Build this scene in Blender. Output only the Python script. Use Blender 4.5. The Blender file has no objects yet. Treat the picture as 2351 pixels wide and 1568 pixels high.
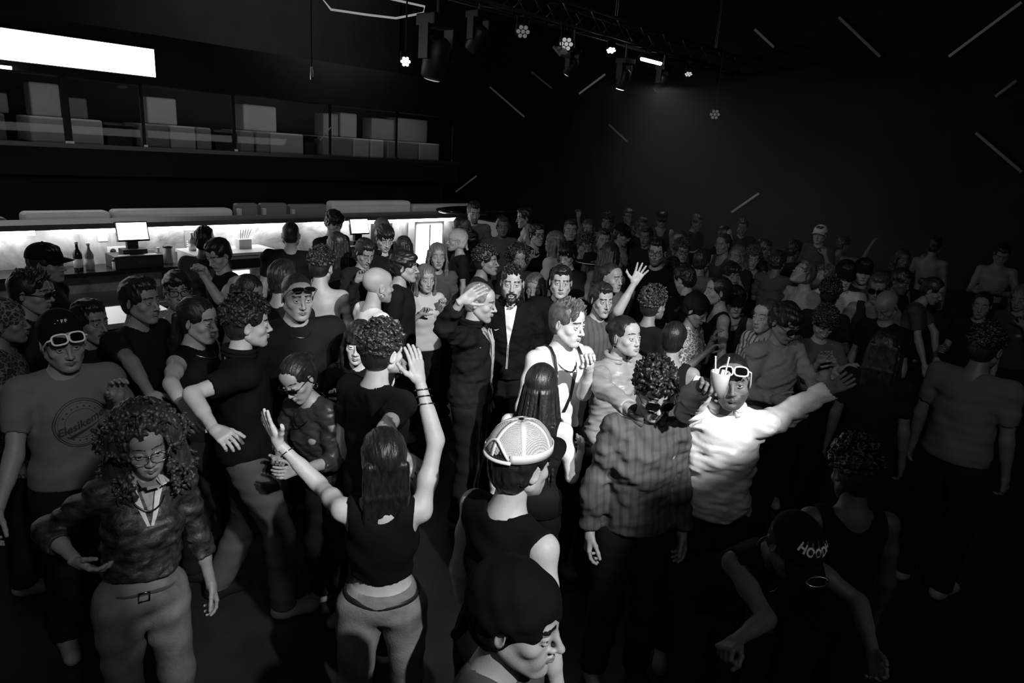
import bpy, math, random
import numpy as np
from mathutils import Vector, Matrix, Euler
from mathutils.bvhtree import BVHTree

SC = bpy.context.scene
COL = SC.collection
PI = math.pi
rad = math.radians

# ------------------------------------------------------------------ camera
CAM_H = 2.5
FPX = 1567.0            # 24 mm lens on a 36 mm wide frame, 2351 px
PITCH = rad(15.7)
ROLL = rad(4.0)
camd = bpy.data.cameras.new('camera')
cam = bpy.data.objects.new('camera', camd)
COL.objects.link(cam)
SC.camera = cam
camd.lens = 24.0
camd.sensor_width = 36.0
camd.clip_start = 0.05
camd.clip_end = 100
_R0 = Vector((1, 0, 0)); _F = Vector((0, math.cos(PITCH), -math.sin(PITCH))); _U0 = _R0.cross(_F)
CR = math.cos(ROLL) * _R0 + math.sin(ROLL) * _U0
CU = -math.sin(ROLL) * _R0 + math.cos(ROLL) * _U0
M = Matrix((CR, CU, -_F)).transposed().to_4x4()
M.translation = Vector((0, 0, CAM_H))
cam.matrix_world = M
CAMP = Vector((0, 0, CAM_H))

SC.view_settings.view_transform = 'Standard'
SC.view_settings.look = 'None'
SC.view_settings.gamma = 1.0
SC.view_settings.exposure = 0.0
SC.view_settings.use_curve_mapping = False

w = bpy.data.worlds.new('world'); SC.world = w
w.use_nodes = True
w.node_tree.nodes['Background'].inputs[0].default_value = (1, 1, 1, 1)
w.node_tree.nodes['Background'].inputs[1].default_value = 0.0

# stage key behind the photographer and the truss beam; all other lamps added
def spot(name, loc, target, energy, angle, blend=0.2, size=0.05):
    l = bpy.data.lights.new(name, 'SPOT'); l.energy = energy; l.spot_size = rad(angle); l.spot_blend = blend
    l.shadow_soft_size = size
    o = bpy.data.objects.new(name, l); COL.objects.link(o)
    o.location = loc
    o.rotation_euler = (Vector(target) - Vector(loc)).to_track_quat('-Z', 'Y').to_euler()
    return o
def area(name, loc, target, energy, sx, sy):
    l = bpy.data.lights.new(name, 'AREA'); l.energy = energy; l.shape = 'RECTANGLE'; l.size = sx; l.size_y = sy
    o = bpy.data.objects.new(name, l); COL.objects.link(o)
    o.location = loc
    o.rotation_euler = (Vector(target) - Vector(loc)).to_track_quat('-Z', 'Y').to_euler()
    return o
# the bar hall runs 42.6 degrees to the right of the view: s along it, c across it
AZ = rad(47.4)
AV = Vector((math.cos(AZ), math.sin(AZ), 0)); CV = Vector((-math.sin(AZ), math.cos(AZ), 0))
spot('stage_key_spot', (2.6, -1.2, 5.2), (.1, 4.1, 1.55), 2600, 23, .2, .05)
spot('added_key_spot', (1.9, -1.3, 4.6), (-.15, 2.2, 1.5), 1000, 21.5, .3, .05)  # second key, added to reach the white cap and raised arms
spot('added_wash_spot', (-1.6, -1.5, 4.9), (.5, 7.2, 1.6), 560, 46, 1, .2)  # added broad light lifting faces in the middle and back rows
spot('added_left_spot', (1.2, -1.0, 4.3), (-1.8, 3.0, 1.6), 230, 38, .9, .15)  # added fill for the dark figures at the lower left
spot('added_right_spot', (.5, -1.2, 4.4), (3.9, 5.5, 1.4), 150, 46, 1, .2)  # added weak fill for the right side of the crowd
area('added_fill', (0, -1.5, 4.8), (0, 6, 1), 9, 3, 1)  # unseen soft fill added over the whole crowd
_p = AV * 9.5 + CV * 6.1 + Vector((0, 0, 3.85)); spot('truss_bar_beam', _p, AV * 10.4 + CV * 5.2, 45, 120, 1, .15)
area('added_mezzanine_fill', AV * 6 + CV * 11.6 + Vector((0, 0, 3.0)), AV * 6 + CV * 12.1 + Vector((0, 0, 2.3)), 8, 8, .15)  # unseen strip added to brighten the block sofas
area('added_sofa_fill', AV * 4.2 + CV * 7.9 + Vector((0, 0, 2.3)), AV * 4.2 + CV * 8.9 + Vector((0, 0, 1.3)), 11, 8, .2)  # unseen light added for the pale lounge sofas
spot('added_wall_wash', AV * 7.2 + CV * 9.8 + Vector((0, 0, 5.3)), AV * 7.2 + CV * 13.6 + Vector((0, 0, 4.9)), 170, 120, 1, .2)  # unseen lamp added for the grey gradient high on the wall
spot('added_low_spot', (3.4, -.4, 4.0), (1.25, 1.65, 1.2), 55, 22, 1, .15)  # small lamp added to bring out the silver cap lettering


def ray(px, py):
    d = CR * ((px - 1175.5) / FPX) + CU * (-(py - 784) / FPX) + _F
    return d.normalized()
def on_z(px, py, z):
    d = ray(px, py); t = (z - CAM_H) / d.z
    return CAMP + d * t
def on_depth(px, py, depth):
    d = ray(px, py); return CAMP + d * (depth / d.dot(_F))
def on_c(px, py, c):
    d = ray(px, py); t = c / d.dot(CV); P = CAMP + d * t
    return P.dot(AV), P.z
def on_s(px, py, s):
    d = ray(px, py); t = s / d.dot(AV); P = CAMP + d * t
    return P.dot(CV), P.z
def W(s, c, z=0):
    return AV * s + CV * c + Vector((0, 0, z))

# ------------------------------------------------------------------ materials
_M = {}
def mat(name, v, rough=0.6, metal=0.0, bump=0.0, bscale=60.0, vary=0.0, vscale=8.0, emit=0.0, spec=0.5, stretch=(1, 1, 1), sheen=0.0, alpha=1.0):
    if name in _M: return _M[name]
    m = bpy.data.materials.new(name); m.use_nodes = True
    nt = m.node_tree; b = nt.nodes['Principled BSDF']
    b.inputs['Base Color'].default_value = (v, v, v, 1)
    b.inputs['Roughness'].default_value = rough
    b.inputs['Metallic'].default_value = metal
    b.inputs['Specular IOR Level'].default_value = spec
    if alpha < 1: b.inputs['Alpha'].default_value = alpha
    if sheen: b.inputs['Sheen Weight'].default_value = sheen
    if emit:
        b.inputs['Emission Color'].default_value = (1, 1, 1, 1)
        b.inputs['Emission Strength'].default_value = emit
    if bump or vary:
        tc = nt.nodes.new('ShaderNodeTexCoord'); mp = nt.nodes.new('ShaderNodeMapping')
        mp.inputs['Scale'].default_value = stretch
        nt.links.new(tc.outputs['Object'], mp.inputs['Vector'])
    if vary:
        n = nt.nodes.new('ShaderNodeTexNoise'); n.inputs['Scale'].default_value = vscale; n.inputs['Detail'].default_value = 6
        r = nt.nodes.new('ShaderNodeMapRange')
        r.inputs['From Min'].default_value = 0.3; r.inputs['From Max'].default_value = 0.7
        r.inputs['To Min'].default_value = max(0, v * (1 - vary)); r.inputs['To Max'].default_value = min(1, v * (1 + vary))
        nt.links.new(mp.outputs[0], n.inputs['Vector']); nt.links.new(n.outputs['Fac'], r.inputs['Value'])
        nt.links.new(r.outputs[0], b.inputs['Base Color'])
    if bump:
        n = nt.nodes.new('ShaderNodeTexNoise'); n.inputs['Scale'].default_value = bscale; n.inputs['Detail'].default_value = 4
        bp = nt.nodes.new('ShaderNodeBump'); bp.inputs['Strength'].default_value = bump; bp.inputs['Distance'].default_value = 0.004
        nt.links.new(mp.outputs[0], n.inputs['Vector']); nt.links.new(n.outputs['Fac'], bp.inputs['Height'])
        nt.links.new(bp.outputs[0], b.inputs['Normal'])
    _M[name] = m
    return m

def skin_mat(v):
    return mat('skin_%d' % round(v * 1000), v, 0.5, bump=0.15, bscale=220, vary=0.1, vscale=18, spec=0.45)
def cloth_mat(v, kind='plain'):
    n = 'cloth_%s_%d' % (kind, round(v * 1000))
    if n in _M: return _M[n]
    if kind == 'denim': return mat(n, v, 0.85, bump=0.5, bscale=120, vary=0.45, vscale=9, spec=0.2)
    if kind == 'velvet': return mat(n, v, 0.55, bump=1.0, bscale=70, vary=0.95, vscale=30, spec=0.5)
    if kind == 'nylon': return mat(n, v, 0.42, bump=0.35, bscale=14, vary=0.05, spec=0.5)
    if kind in ('paisley', 'floral'):
        m = mat(n, v, 0.8, bump=0.2, bscale=80, spec=0.2)
        nt = m.node_tree; b = nt.nodes['Principled BSDF']
        tc = nt.nodes.new('ShaderNodeTexCoord')
        vo = nt.nodes.new('ShaderNodeTexVoronoi'); vo.inputs['Scale'].default_value = 38 if kind == 'paisley' else 22
        vo.feature = 'DISTANCE_TO_EDGE' if kind == 'paisley' else 'F1'
        no = nt.nodes.new('ShaderNodeTexNoise'); no.inputs['Scale'].default_value = 20
        mx = nt.nodes.new('ShaderNodeVectorMath'); mx.operation = 'MULTIPLY_ADD'; mx.inputs[1].default_value = (0.05,) * 3
        nt.links.new(tc.outputs['Object'], no.inputs['Vector']); nt.links.new(no.outputs['Color'], mx.inputs[0]); nt.links.new(tc.outputs['Object'], mx.inputs[2])
        nt.links.new(mx.outputs[0], vo.inputs['Vector'])
        cr = nt.nodes.new('ShaderNodeValToRGB'); cr.color_ramp.elements[0].position = 0.05; cr.color_ramp.elements[1].position = 0.12
        cr.color_ramp.elements[0].color = (v * 4 + .05,) * 3 + (1,); cr.color_ramp.elements[1].color = (v,) * 3 + (1,)
        nt.links.new(vo.outputs['Distance'], cr.inputs[0]); nt.links.new(cr.outputs[0], b.inputs['Base Color'])
        return m
    if kind in ('stripe', 'vstripe'):
        m = mat(n, v, 0.7, bump=0.2, bscale=50, spec=0.2)
        nt = m.node_tree; b = nt.nodes['Principled BSDF']
        tc = nt.nodes.new('ShaderNodeTexCoord'); wv = nt.nodes.new('ShaderNodeTexWave')
        wv.bands_direction = 'Z' if kind == 'stripe' else 'X'; wv.inputs['Scale'].default_value = 9
        cr = nt.nodes.new('ShaderNodeValToRGB'); cr.color_ramp.elements[0].position = 0.25; cr.color_ramp.elements[1].position = 0.32
        cr.color_ramp.elements[0].color = (v * (.72 if v < .2 else .2),) * 3 + (1,); cr.color_ramp.elements[1].color = (v,) * 3 + (1,)
        nt.links.new(tc.outputs['Object'], wv.inputs['Vector']); nt.links.new(wv.outputs['Fac'], cr.inputs[0]); nt.links.new(cr.outputs[0], b.inputs['Base Color'])
        return m
    return mat(n, v * (.55 if v < .04 else 1), 0.85, bump=0.25, bscale=35, vary=0.08, vscale=5, spec=0.1 if v < .04 else .2)
def hair_mat(v):
    return mat('hair_%d' % round(v * 1000), v, 0.42, bump=0.9, bscale=90, vary=0.5, vscale=60, spec=0.5, stretch=(1.4, 0.5, 0.35))

# ------------------------------------------------------------------ signed distance fields -> one smooth mesh
def arr(v): return np.array(v, dtype=np.float32)
class Field:
    def __init__(self, lo, hi, h):
        self.h = h; self.lo = arr(lo); n = np.ceil((arr(hi) - self.lo) / h).astype(int) + 2
        self.n = n; self.D = np.full(n, 0.5, dtype=np.float32)
        self.ax = [self.lo[i] + h * np.arange(n[i], dtype=np.float32) for i in range(3)]
    def sub(self, lo, hi):
        a = np.clip(np.floor((arr(lo) - self.lo) / self.h).astype(int), 0, self.n)
        b = np.clip(np.ceil((arr(hi) - self.lo) / self.h).astype(int) + 1, 0, self.n)
        if (b <= a).any(): return None, None
        sl = tuple(slice(a[i], b[i]) for i in range(3))
        return sl, (self.ax[0][sl[0]][:, None, None], self.ax[1][sl[1]][None, :, None], self.ax[2][sl[2]][None, None, :])
    def merge(self, sl, d, k, op):
        A = self.D[sl]
        if op == 'u':
            m = np.minimum(A, d)
            if k > 0:
                hh = np.maximum(k - np.abs(A - d), 0) / k; m -= hh * hh * k * 0.25
        elif op == 's':
            m = np.maximum(A, -d)
            if k > 0:
                hh = np.maximum(k - np.abs(A + d), 0) / k; m += hh * hh * k * 0.25
        else:
            m = np.maximum(A, d)
        self.D[sl] = m
    def cap(self, a, b, ra, rb=None, k=0.02, op='u', off=0.0):
        if rb is None: rb = ra
        ra += off; rb += off
        a = arr(a); b = arr(b); R = max(ra, rb) + k + 3 * self.h + .004
        sl, g = self.sub(np.minimum(a, b) - R, np.maximum(a, b) + R)
        if sl is None: return
        ab = b - a; L2 = float(ab @ ab) + 1e-12
        X = g[0] - a[0]; Y = g[1] - a[1]; Z = g[2] - a[2]
        t = np.clip((X * ab[0] + Y * ab[1] + Z * ab[2]) / L2, 0, 1)
        d = np.sqrt((X - t * ab[0]) ** 2 + (Y - t * ab[1]) ** 2 + (Z - t * ab[2]) ** 2) - (ra + (rb - ra) * t)
        self.merge(sl, d, k, op)
    def ell(self, c, r, R=None, k=0.02, op='u', off=0.0):
        c = arr(c); r = arr(r) + off; mr = float(r.max()) + k + 3 * self.h + .004
        if R is None: ext = r + k + 3 * self.h + .004
        else: ext = np.array([mr] * 3)
        sl, g = self.sub(c - ext, c + ext)
        if sl is None: return
        X = g[0] - c[0]; Y = g[1] - c[1]; Z = g[2] - c[2]
        if R is not None:
            R = np.array(R, dtype=np.float32)   # rows of R^T take world offsets to the local frame
            x = R[0, 0] * X + R[1, 0] * Y + R[2, 0] * Z
            y = R[0, 1] * X + R[1, 1] * Y + R[2, 1] * Z
            z = R[0, 2] * X + R[1, 2] * Y + R[2, 2] * Z
            X, Y, Z = x, y, z
        k0 = np.sqrt((X / r[0]) ** 2 + (Y / r[1]) ** 2 + (Z / r[2]) ** 2)
        k1 = np.sqrt((X / r[0] ** 2) ** 2 + (Y / r[1] ** 2) ** 2 + (Z / r[2] ** 2) ** 2) + 1e-6
        self.merge(sl, k0 * (k0 - 1.0) / k1, k, op)
    def cut(self, p, n):          # keep the side where (x-p).n < 0
        n = arr(n); n = n / np.linalg.norm(n); p = arr(p)
        d = (self.ax[0][:, None, None] - p[0]) * n[0] + (self.ax[1][None, :, None] - p[1]) * n[1] + (self.ax[2][None, None, :] - p[2]) * n[2]
        self.D = np.maximum(self.D, d)
    def wrinkle(self, amp, f, seed, st=(1, 1, 1)):
        rs = np.random.RandomState(seed); tot = 0
        X = self.ax[0][:, None, None]; Y = self.ax[1][None, :, None]; Z = self.ax[2][None, None, :]
        for i in range(5):
            v = rs.normal(size=3); v /= np.linalg.norm(v); v = v * f * (0.7 + 0.35 * i) * np.array(st)
            tot = tot + np.sin(X * v[0] + Y * v[1] + Z * v[2] + rs.rand() * 6.28 + 0.9 * np.sin((X + Z) * f * .4 + i)) / (1 + .3 * i)
        self.D += (amp * 0.5 * tot).astype(np.float32)
    def mesh(self):
        D = self.D
        D[0] = D[-1] = 0.5; D[:, 0] = D[:, -1] = 0.5; D[:, :, 0] = D[:, :, -1] = 0.5
        S = D < 0
        c = S[:-1, :-1, :-1].astype(np.int8)
        offs = [(i, j, k) for i in (0, 1) for j in (0, 1) for k in (0, 1)]
        nx, ny, nz = (d - 1 for d in D.shape)
        cnt = np.zeros((nx, ny, nz), np.int8)
        for (i, j, k) in offs: cnt += S[i:i + nx, j:j + ny, k:k + nz]
        I, J, K = np.nonzero((cnt > 0) & (cnt < 8))
        idx = np.full((nx, ny, nz), -1, np.int32); idx[I, J, K] = np.arange(len(I))
        V = {o: D[I + o[0], J + o[1], K + o[2]] for o in offs}
        acc = np.zeros((len(I), 3), np.float32); num = np.zeros(len(I), np.float32)
        for a in offs:
            for ax in range(3):
                if a[ax] == 1: continue
                b = list(a); b[ax] = 1; b = tuple(b)
                va, vb = V[a], V[b]; m = (va < 0) != (vb < 0)
                t = np.where(m, va / np.where(m, va - vb, 1), 0)
                p = np.zeros((len(I), 3), np.float32); p[:] = a; p[:, ax] += t
                acc += p * m[:, None]; num += m
        P = (np.stack([I, J, K], 1) + acc / num[:, None]) * self.h + self.lo
        quads = []
        for ax in range(3):
            s0 = [slice(1, -1)] * 3; s1 = [slice(1, -1)] * 3
            s0[ax] = slice(0, -1); s1[ax] = slice(1, None)
            A, B = S[tuple(s0)], S[tuple(s1)]
            w_ = np.argwhere(A != B)
            if not len(w_): continue
            inside = A[w_[:, 0], w_[:, 1], w_[:, 2]]
            base = w_ + 1; base[:, ax] -= 1
            u, v = (ax + 1) % 3, (ax + 2) % 3
            def cell(du, dv):
                q = base.copy(); q[:, u] -= du; q[:, v] -= dv
                return idx[q[:, 0], q[:, 1], q[:, 2]]
            Q = np.stack([cell(1, 1), cell(0, 1), cell(0, 0), cell(1, 0)], 1)
            Q[~inside] = Q[~inside][:, ::-1]
            quads.append(Q)
        Q = np.concatenate(quads) if quads else np.zeros((0, 4), np.int32)
        Q = Q[(Q >= 0).all(1)]
        return P.astype(np.float32), Q

def np_mesh(name, P, Q, mats, mi=None, smooth=True):
    me = bpy.data.meshes.new(name)
    me.vertices.add(len(P)); me.vertices.foreach_set('co', np.ascontiguousarray(P, dtype=np.float32).ravel())
    me.loops.add(len(Q) * 4); me.loops.foreach_set('vertex_index', Q.ravel().astype(np.int32))
    me.polygons.add(len(Q))
    me.polygons.foreach_set('loop_start', np.arange(0, len(Q) * 4, 4, dtype=np.int32))
    me.polygons.foreach_set('loop_total', np.full(len(Q), 4, dtype=np.int32))
    if mi is not None: me.polygons.foreach_set('material_index', mi.astype(np.int32))
    me.polygons.foreach_set('use_smooth', np.full(len(Q), smooth))
    for m in mats: me.materials.append(m)
    me.update(calc_edges=True)
    return me

# ------------------------------------------------------------------ object helpers
def link(name, me, parent=None, loc=None, rot=None):
    o = bpy.data.objects.new(name, me); COL.objects.link(o)
    if parent: o.parent = parent
    if loc is not None: o.location = loc
    if rot is not None: o.rotation_euler = rot
    return o
def tag(o, label=None, cat=None, group=None, kind=None):
    if label: o['label'] = label
    if cat: o['category'] = cat
    if group: o['group'] = group
    if kind: o['kind'] = kind
    return o
class MB:                        # plain polygon builder
    def __init__(self): self.v = []; self.f = []
    def box(self, lo, hi, M=None, bev=0):
        x0, y0, z0 = lo; x1, y1, z1 = hi; n = len(self.v)
        for p in ((x0, y0, z0), (x1, y0, z0), (x1, y1, z0), (x0, y1, z0), (x0, y0, z1), (x1, y0, z1), (x1, y1, z1), (x0, y1, z1)):
            p = Vector(p); self.v.append(M @ p if M else p)
        for f in ((0, 3, 2, 1), (4, 5, 6, 7), (0, 1, 5, 4), (1, 2, 6, 5), (2, 3, 7, 6), (3, 0, 4, 7)): self.f.append(tuple(n + i for i in f))
        return self
    def tube(self, pts, r, seg=8, closed=False, cap=True):
        pts = [Vector(p) for p in pts]; n = len(pts); base = len(self.v)
        rs = r if isinstance(r, (list, tuple)) else [r] * n
        prev = None
        for i, p in enumerate(pts):
            if closed: t = pts[(i + 1) % n] - pts[i - 1]
            else: t = pts[min(i + 1, n - 1)] - pts[max(i - 1, 0)]
            t.normalize()
            u = prev - t * prev.dot(t) if prev else (Vector((0, 0, 1)) if abs(t.z) < .9 else Vector((1, 0, 0)))
            if not prev: u = u - t * u.dot(t)
            u.normalize(); prev = u; w_ = t.cross(u)
            for k in range(seg):
                a = 2 * PI * k / seg; self.v.append(p + (u * math.cos(a) + w_ * math.sin(a)) * rs[i])
        for i in range(n if closed else n - 1):
            j = (i + 1) % n
            for k in range(seg):
                l = (k + 1) % seg; self.f.append((base + i * seg + k, base + i * seg + l, base + j * seg + l, base + j * seg + k))
        if not closed and cap:
            self.f.append(tuple(base + k for k in reversed(range(seg)))); self.f.append(tuple(base + (n - 1) * seg + k for k in range(seg)))
        return self
    def lathe(self, prof, seg=20, M=None):
        base = len(self.v)
        for (r, z) in prof:
            for k in range(seg):
                a = 2 * PI * k / seg; p = Vector((r * math.cos(a), r * math.sin(a), z)); self.v.append(M @ p if M else p)
        for i in range(len(prof) - 1):
            for k in range(seg):
                l = (k + 1) % seg; self.f.append((base + i * seg + k, base + i * seg + l, base + (i + 1) * seg + l, base + (i + 1) * seg + k))
        self.f.append(tuple(base + k for k in reversed(range(seg)))); self.f.append(tuple(base + (len(prof) - 1) * seg + k for k in range(seg)))
        return self
    def data(self, name, m, smooth=False):
        me = bpy.data.meshes.new(name); me.from_pydata([tuple(v) for v in self.v], [], self.f)
        if m: me.materials.append(m)
        if smooth: me.polygons.foreach_set('use_smooth', [True] * len(me.polygons))
        me.update(); return me
    def obj(self, name, m, parent=None, smooth=False, bevel=0, loc=None, rot=None):
        o = link(name, self.data(name, m, smooth), parent, loc, rot)
        if bevel:
            b = o.modifiers.new('bevel', 'BEVEL'); b.width = bevel; b.segments = 3; b.limit_method = 'ANGLE'
            if smooth is False: o.data.polygons.foreach_set('use_smooth', [False] * len(o.data.polygons))
        return o
def empty(name, loc, rz=0):
    o = bpy.data.objects.new(name, None); COL.objects.link(o); o.location = loc; o.rotation_euler = (0, 0, rz); o.empty_display_size = .1
    return o
# ------------------------------------------------------------------ the room (all in hall coordinates s, c, z; objects turned by AZ)
def hall(o): o.rotation_euler = (0, 0, AZ); return o
def hbox(name, lo, hi, m, parent=None, bevel=0):
    o = MB().box(lo, hi).obj(name, m, parent, bevel=bevel)
    return o if parent else hall(o)
def thing(name, s, c, z, label, cat, group=None):
    o = empty(name, W(s, c, z), AZ); return tag(o, label, cat, group)
blackp = mat('black_paint', .022, .7, bump=.1, bscale=20, vary=.25, vscale=1.5, spec=.25)
for nm, lo, hi, mm in (('floor', (-6, -8.5, -.1), (13.2, 15.2, 0), mat('floor_vinyl', .02, .35, bump=.15, bscale=9, vary=.4, vscale=2.5)),
                       ('ceiling', (-6, -8.5, 5.6), (13.2, 15.2, 5.7), mat('ceiling_paint', .12, .8, bump=.1, bscale=6)),
                       ('wall_far', (13, -8.5, 0), (13.2, 15.2, 5.6), blackp), ('wall_near', (-6.2, -8.5, 0), (-6, 15.2, 5.6), blackp),
                       ('wall_left', (-6, 15, 0), (13.2, 15.2, 5.6), blackp), ('wall_right', (-6, -8.7, 0), (13.2, -8.5, 5.6), blackp)):
    tag(hbox(nm, lo, hi, mm), kind='structure')
dark = mat('dark_matt', .012, .6); glossb = mat('gloss_black', .01, .15)
# stage the photographer stands on is below and behind: a low riser
tag(hbox('trim_1', (-6, -5.0, 0), (-.75, 3.0, .85), mat('stage_black', .015, .6)), kind='structure')
# mezzanine slab, its dark front and back walls
tag(hbox('trim_2', (-5, 11.4, 1.72), (10.3, 15, 2.14), blackp), kind='structure')
tag(hbox('trim_3', (-5, 11.9, 0), (10.3, 12.1, 1.72), blackp), kind='structure')
tag(hbox('wall_mezzanine', (-5, 13.6, 2.14), (10.3, 13.8, 5.6), blackp), kind='structure')
tag(hbox('trim_4', (-5, 11.36, 2.10), (10.3, 11.40, 2.16), mat('edge_metal', .12, .35, metal=.6)), kind='structure')
# bulkhead above the mezzanine that carries the bright panel
tag(hbox('trim_5', (-5, 11.3, 3.05), (10.3, 11.9, 3.75), blackp), kind='structure')
t = thing('lightbox', 1.0, 11.2, 3.15, 'large glowing white panel high on the left above the mezzanine', 'lightbox')
hb = MB().box((-5, 0, 0), (3.09, .06, .40)).obj('housing', dark, t)
MB().box((-4.98, -.008, .012), (3.078, .0, .388)).obj('lit_face', mat('panel_light', .9, .5, emit=7.0), t)
t = thing('tube_lamp', 1.6, 11.2, 3.07, 'short glowing tube under the large white panel at the left', 'lamp')
MB().box((-.5, -.03, .02), (.72, .03, .05)).obj('batten', dark, t); MB().tube([(-.5, -.01, 0), (.72, -.01, 0)], .022, 10).obj('tube', mat('tube_light', .9, .4, emit=5), t, smooth=True)

# glass balustrade of the mezzanine
def glassmat():
    if 'clear_glass' in _M: return _M['clear_glass']
    m = bpy.data.materials.new('clear_glass'); m.use_nodes = True; nt = m.node_tree
    tr = nt.nodes.new('ShaderNodeBsdfTransparent'); gl = nt.nodes.new('ShaderNodeBsdfGlossy'); gl.inputs['Roughness'].default_value = .02
    mx = nt.nodes.new('ShaderNodeMixShader'); mx.inputs[0].default_value = .012; tr.inputs[0].default_value = (.9, .9, .9, 1)
    nt.links.new(tr.outputs[0], mx.inputs[1]); nt.links.new(gl.outputs[0], mx.inputs[2]); nt.links.new(mx.outputs[0], nt.nodes['Material Output'].inputs[0])
    _M['clear_glass'] = m; return m
posts = [(.6, 'leftmost post of the mezzanine balustrade, at the frame edge'), (2.95, 'thick dark post of the balustrade in front of the tall grey cube'), (3.95, 'thin dark post of the balustrade below the end of the white panel'),
         (5.35, 'dark balustrade post left of the pale block sofa'), (7.15, 'dark balustrade post between the block sofas'), (8.65, 'dark balustrade post before the furthest block sofa'), (10.15, 'end post of the mezzanine balustrade')]
for i, (s, lb) in enumerate(posts):
    t = thing('balustrade_post', s, 11.46, 2.14, lb, 'post', 'mezzanine balustrade posts')
    th = .045 if i == 1 else .018
    MB().box((-th, -.02, 0), (th, .02, .95)).obj('upright', dark, t); MB().box((-th - .01, -.045, .0), (th + .01, .0, .05)).obj('clamp', mat('clamp_steel', .4, .25, metal=1), t)
for i in range(6):
    a, b = posts[i][0] + .05, posts[i + 1][0] - .05
    t = MB().box((0, 0, 0), (b - a, .012, .85)).obj('glass_pane', glassmat(), loc=W(a, 11.45, 2.17), rot=(0, 0, AZ))
    tag(t, ('clear balustrade pane %s' % ('at the far left of the mezzanine', 'left of the thin post under the white panel', 'right of the thin post under the white panel', 'before the pale block sofa', 'before the double block sofa', 'at the far end of the mezzanine')[i]), 'glass pane', 'mezzanine glass panes')

# block sofas on the mezzanine
def leather(v): return mat('leather_%d' % round(v * 1000), v, .5, bump=.15, bscale=12, vary=.08, vscale=3)
def block(nm, s0, s1, c0, c1, z0, z1, v, parent, ps, pc, pz):
    return MB().box((s0 - ps, c0 - pc, z0 - pz), (s1 - ps, c1 - pc, z1 - pz)).obj(nm, leather(v), parent, bevel=.03)
SOFA = [('grey block sofa behind the thick balustrade post, tall cube on it', [(2.58, 3.5, .42)], [(2.72, 3.10, 2.97, .30), (3.12, 3.45, 2.80, .12)]),
        ('dim block sofa at the left frame edge of the mezzanine', [(1.0, 2.3, .10)], [(1.3, 2.45, 2.78, .14)]),
        ('grey block sofa right of the thin post with one tall backrest cube', [(4.02, 4.45, .20), (4.46, 4.86, .42), (4.88, 5.12, .26)], [(4.3, 4.76, 2.92, .42)]),
        ('pale block sofa in the middle of the mezzanine with a wide cube', [(5.62, 5.86, .25), (5.9, 6.15, .25), (6.16, 6.81, .42)], [(5.9, 6.53, 2.95, .45)]),
        ('grey block sofa with two narrow backrest cubes right of the middle', [(7.22, 7.86, .22), (7.88, 8.25, .42), (8.29, 8.61, .45)], [(7.5, 7.84, 2.93, .28), (7.88, 8.27, 2.97, .34)]),
        ('dark grey block sofa at the right end of the mezzanine', [(8.7, 9.5, .22), (9.52, 10.08, .38)], [(8.62, 9.2, 2.93, .25), (9.22, 10.1, 2.98, .27)])]
for lb, seats, backs in SOFA:
    s0 = seats[0][0]
    t = thing('block_sofa', s0, 11.8, 2.14, lb, 'sofa', 'block sofas on the mezzanine')
    for a, b, v in seats: block('seat', a, b, 11.8, 12.6, 2.14, 2.50, v * 1.0, t, s0, 11.8, 2.14)
    for a, b, z, v in backs: block('backrest', a, b, 12.25, 12.6, 2.50, z, v * 1.0, t, s0, 11.8, 2.14)
for a, b, lb in ((3.55, 3.98, 'low dark table between the block sofas right of the thick post'), (5.2, 5.58, 'low dark table left of the middle block sofa'), (6.88, 7.15, 'low dark table right of the middle block sofa')):
    t = thing('low_table', a, 11.9, 2.14, lb, 'table', 'low tables on the mezzanine')
    MB().box((0, 0, .30), (b - a, .6, .34)).obj('table_top', glossb, t); MB().box((.04, .04, 0), (b - a - .04, .56, .30)).obj('base', dark, t)

# raised lounge behind the bar with a row of sofas
tag(hbox('trim_6', (-5, 7.8, 0), (8.6, 11.9, .80), blackp), kind='structure')
LS = [(.0, 1.62, 1.46, .08, 'dark sofa back at the left edge above the bar strip light'), (1.75, 2.6, 1.51, .5, 'pale leather sofa above the left half of the back bar'), (2.62, 4.03, 1.52, .5, 'long pale leather sofa above the left screen of the bar'),
      (5.5, 6.93, 1.60, .5, 'pale leather sofa above the right screen of the bar'), (6.96, 8.35, 1.54, .38, 'pale leather sofa at the right end of the lounge')]
for a, b, z, v, lb in LS:
    t = thing('lounge_sofa', a, 8.9, .80, lb, 'sofa', 'pale sofas behind the bar')
    MB().box((0, 0, .0), (b - a, .85, .42)).obj('seat', leather(v), t, bevel=.04)
    MB().box((0, -.16, .0), (b - a, .06, z - .80)).obj('backrest', leather(v), t, bevel=.05)
for i, (a, b, z) in enumerate(((4.08, 4.38, 1.58), (4.42, 4.80, 1.58), (4.84, 5.42, 1.56))):
    t = thing('lounge_chair', a, 8.85, .80, ('dark square armchair just right of the long pale sofa', 'dark square armchair in the middle of three', 'dark square armchair behind the bartender')[i], 'armchair', 'dark armchairs behind the bar')
    MB().box((0, 0, .0), (b - a, .6, .4)).obj('seat', leather(.12), t, bevel=.03); MB().box((0, -.08, 0), (b - a, .04, z - .8)).obj('backrest', leather(.14), t, bevel=.03)
    MB().box((-.0, -.13, .1), (.05, -.07, z - .86)).obj('side_panel', leather(.4), t, bevel=.01)

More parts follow.
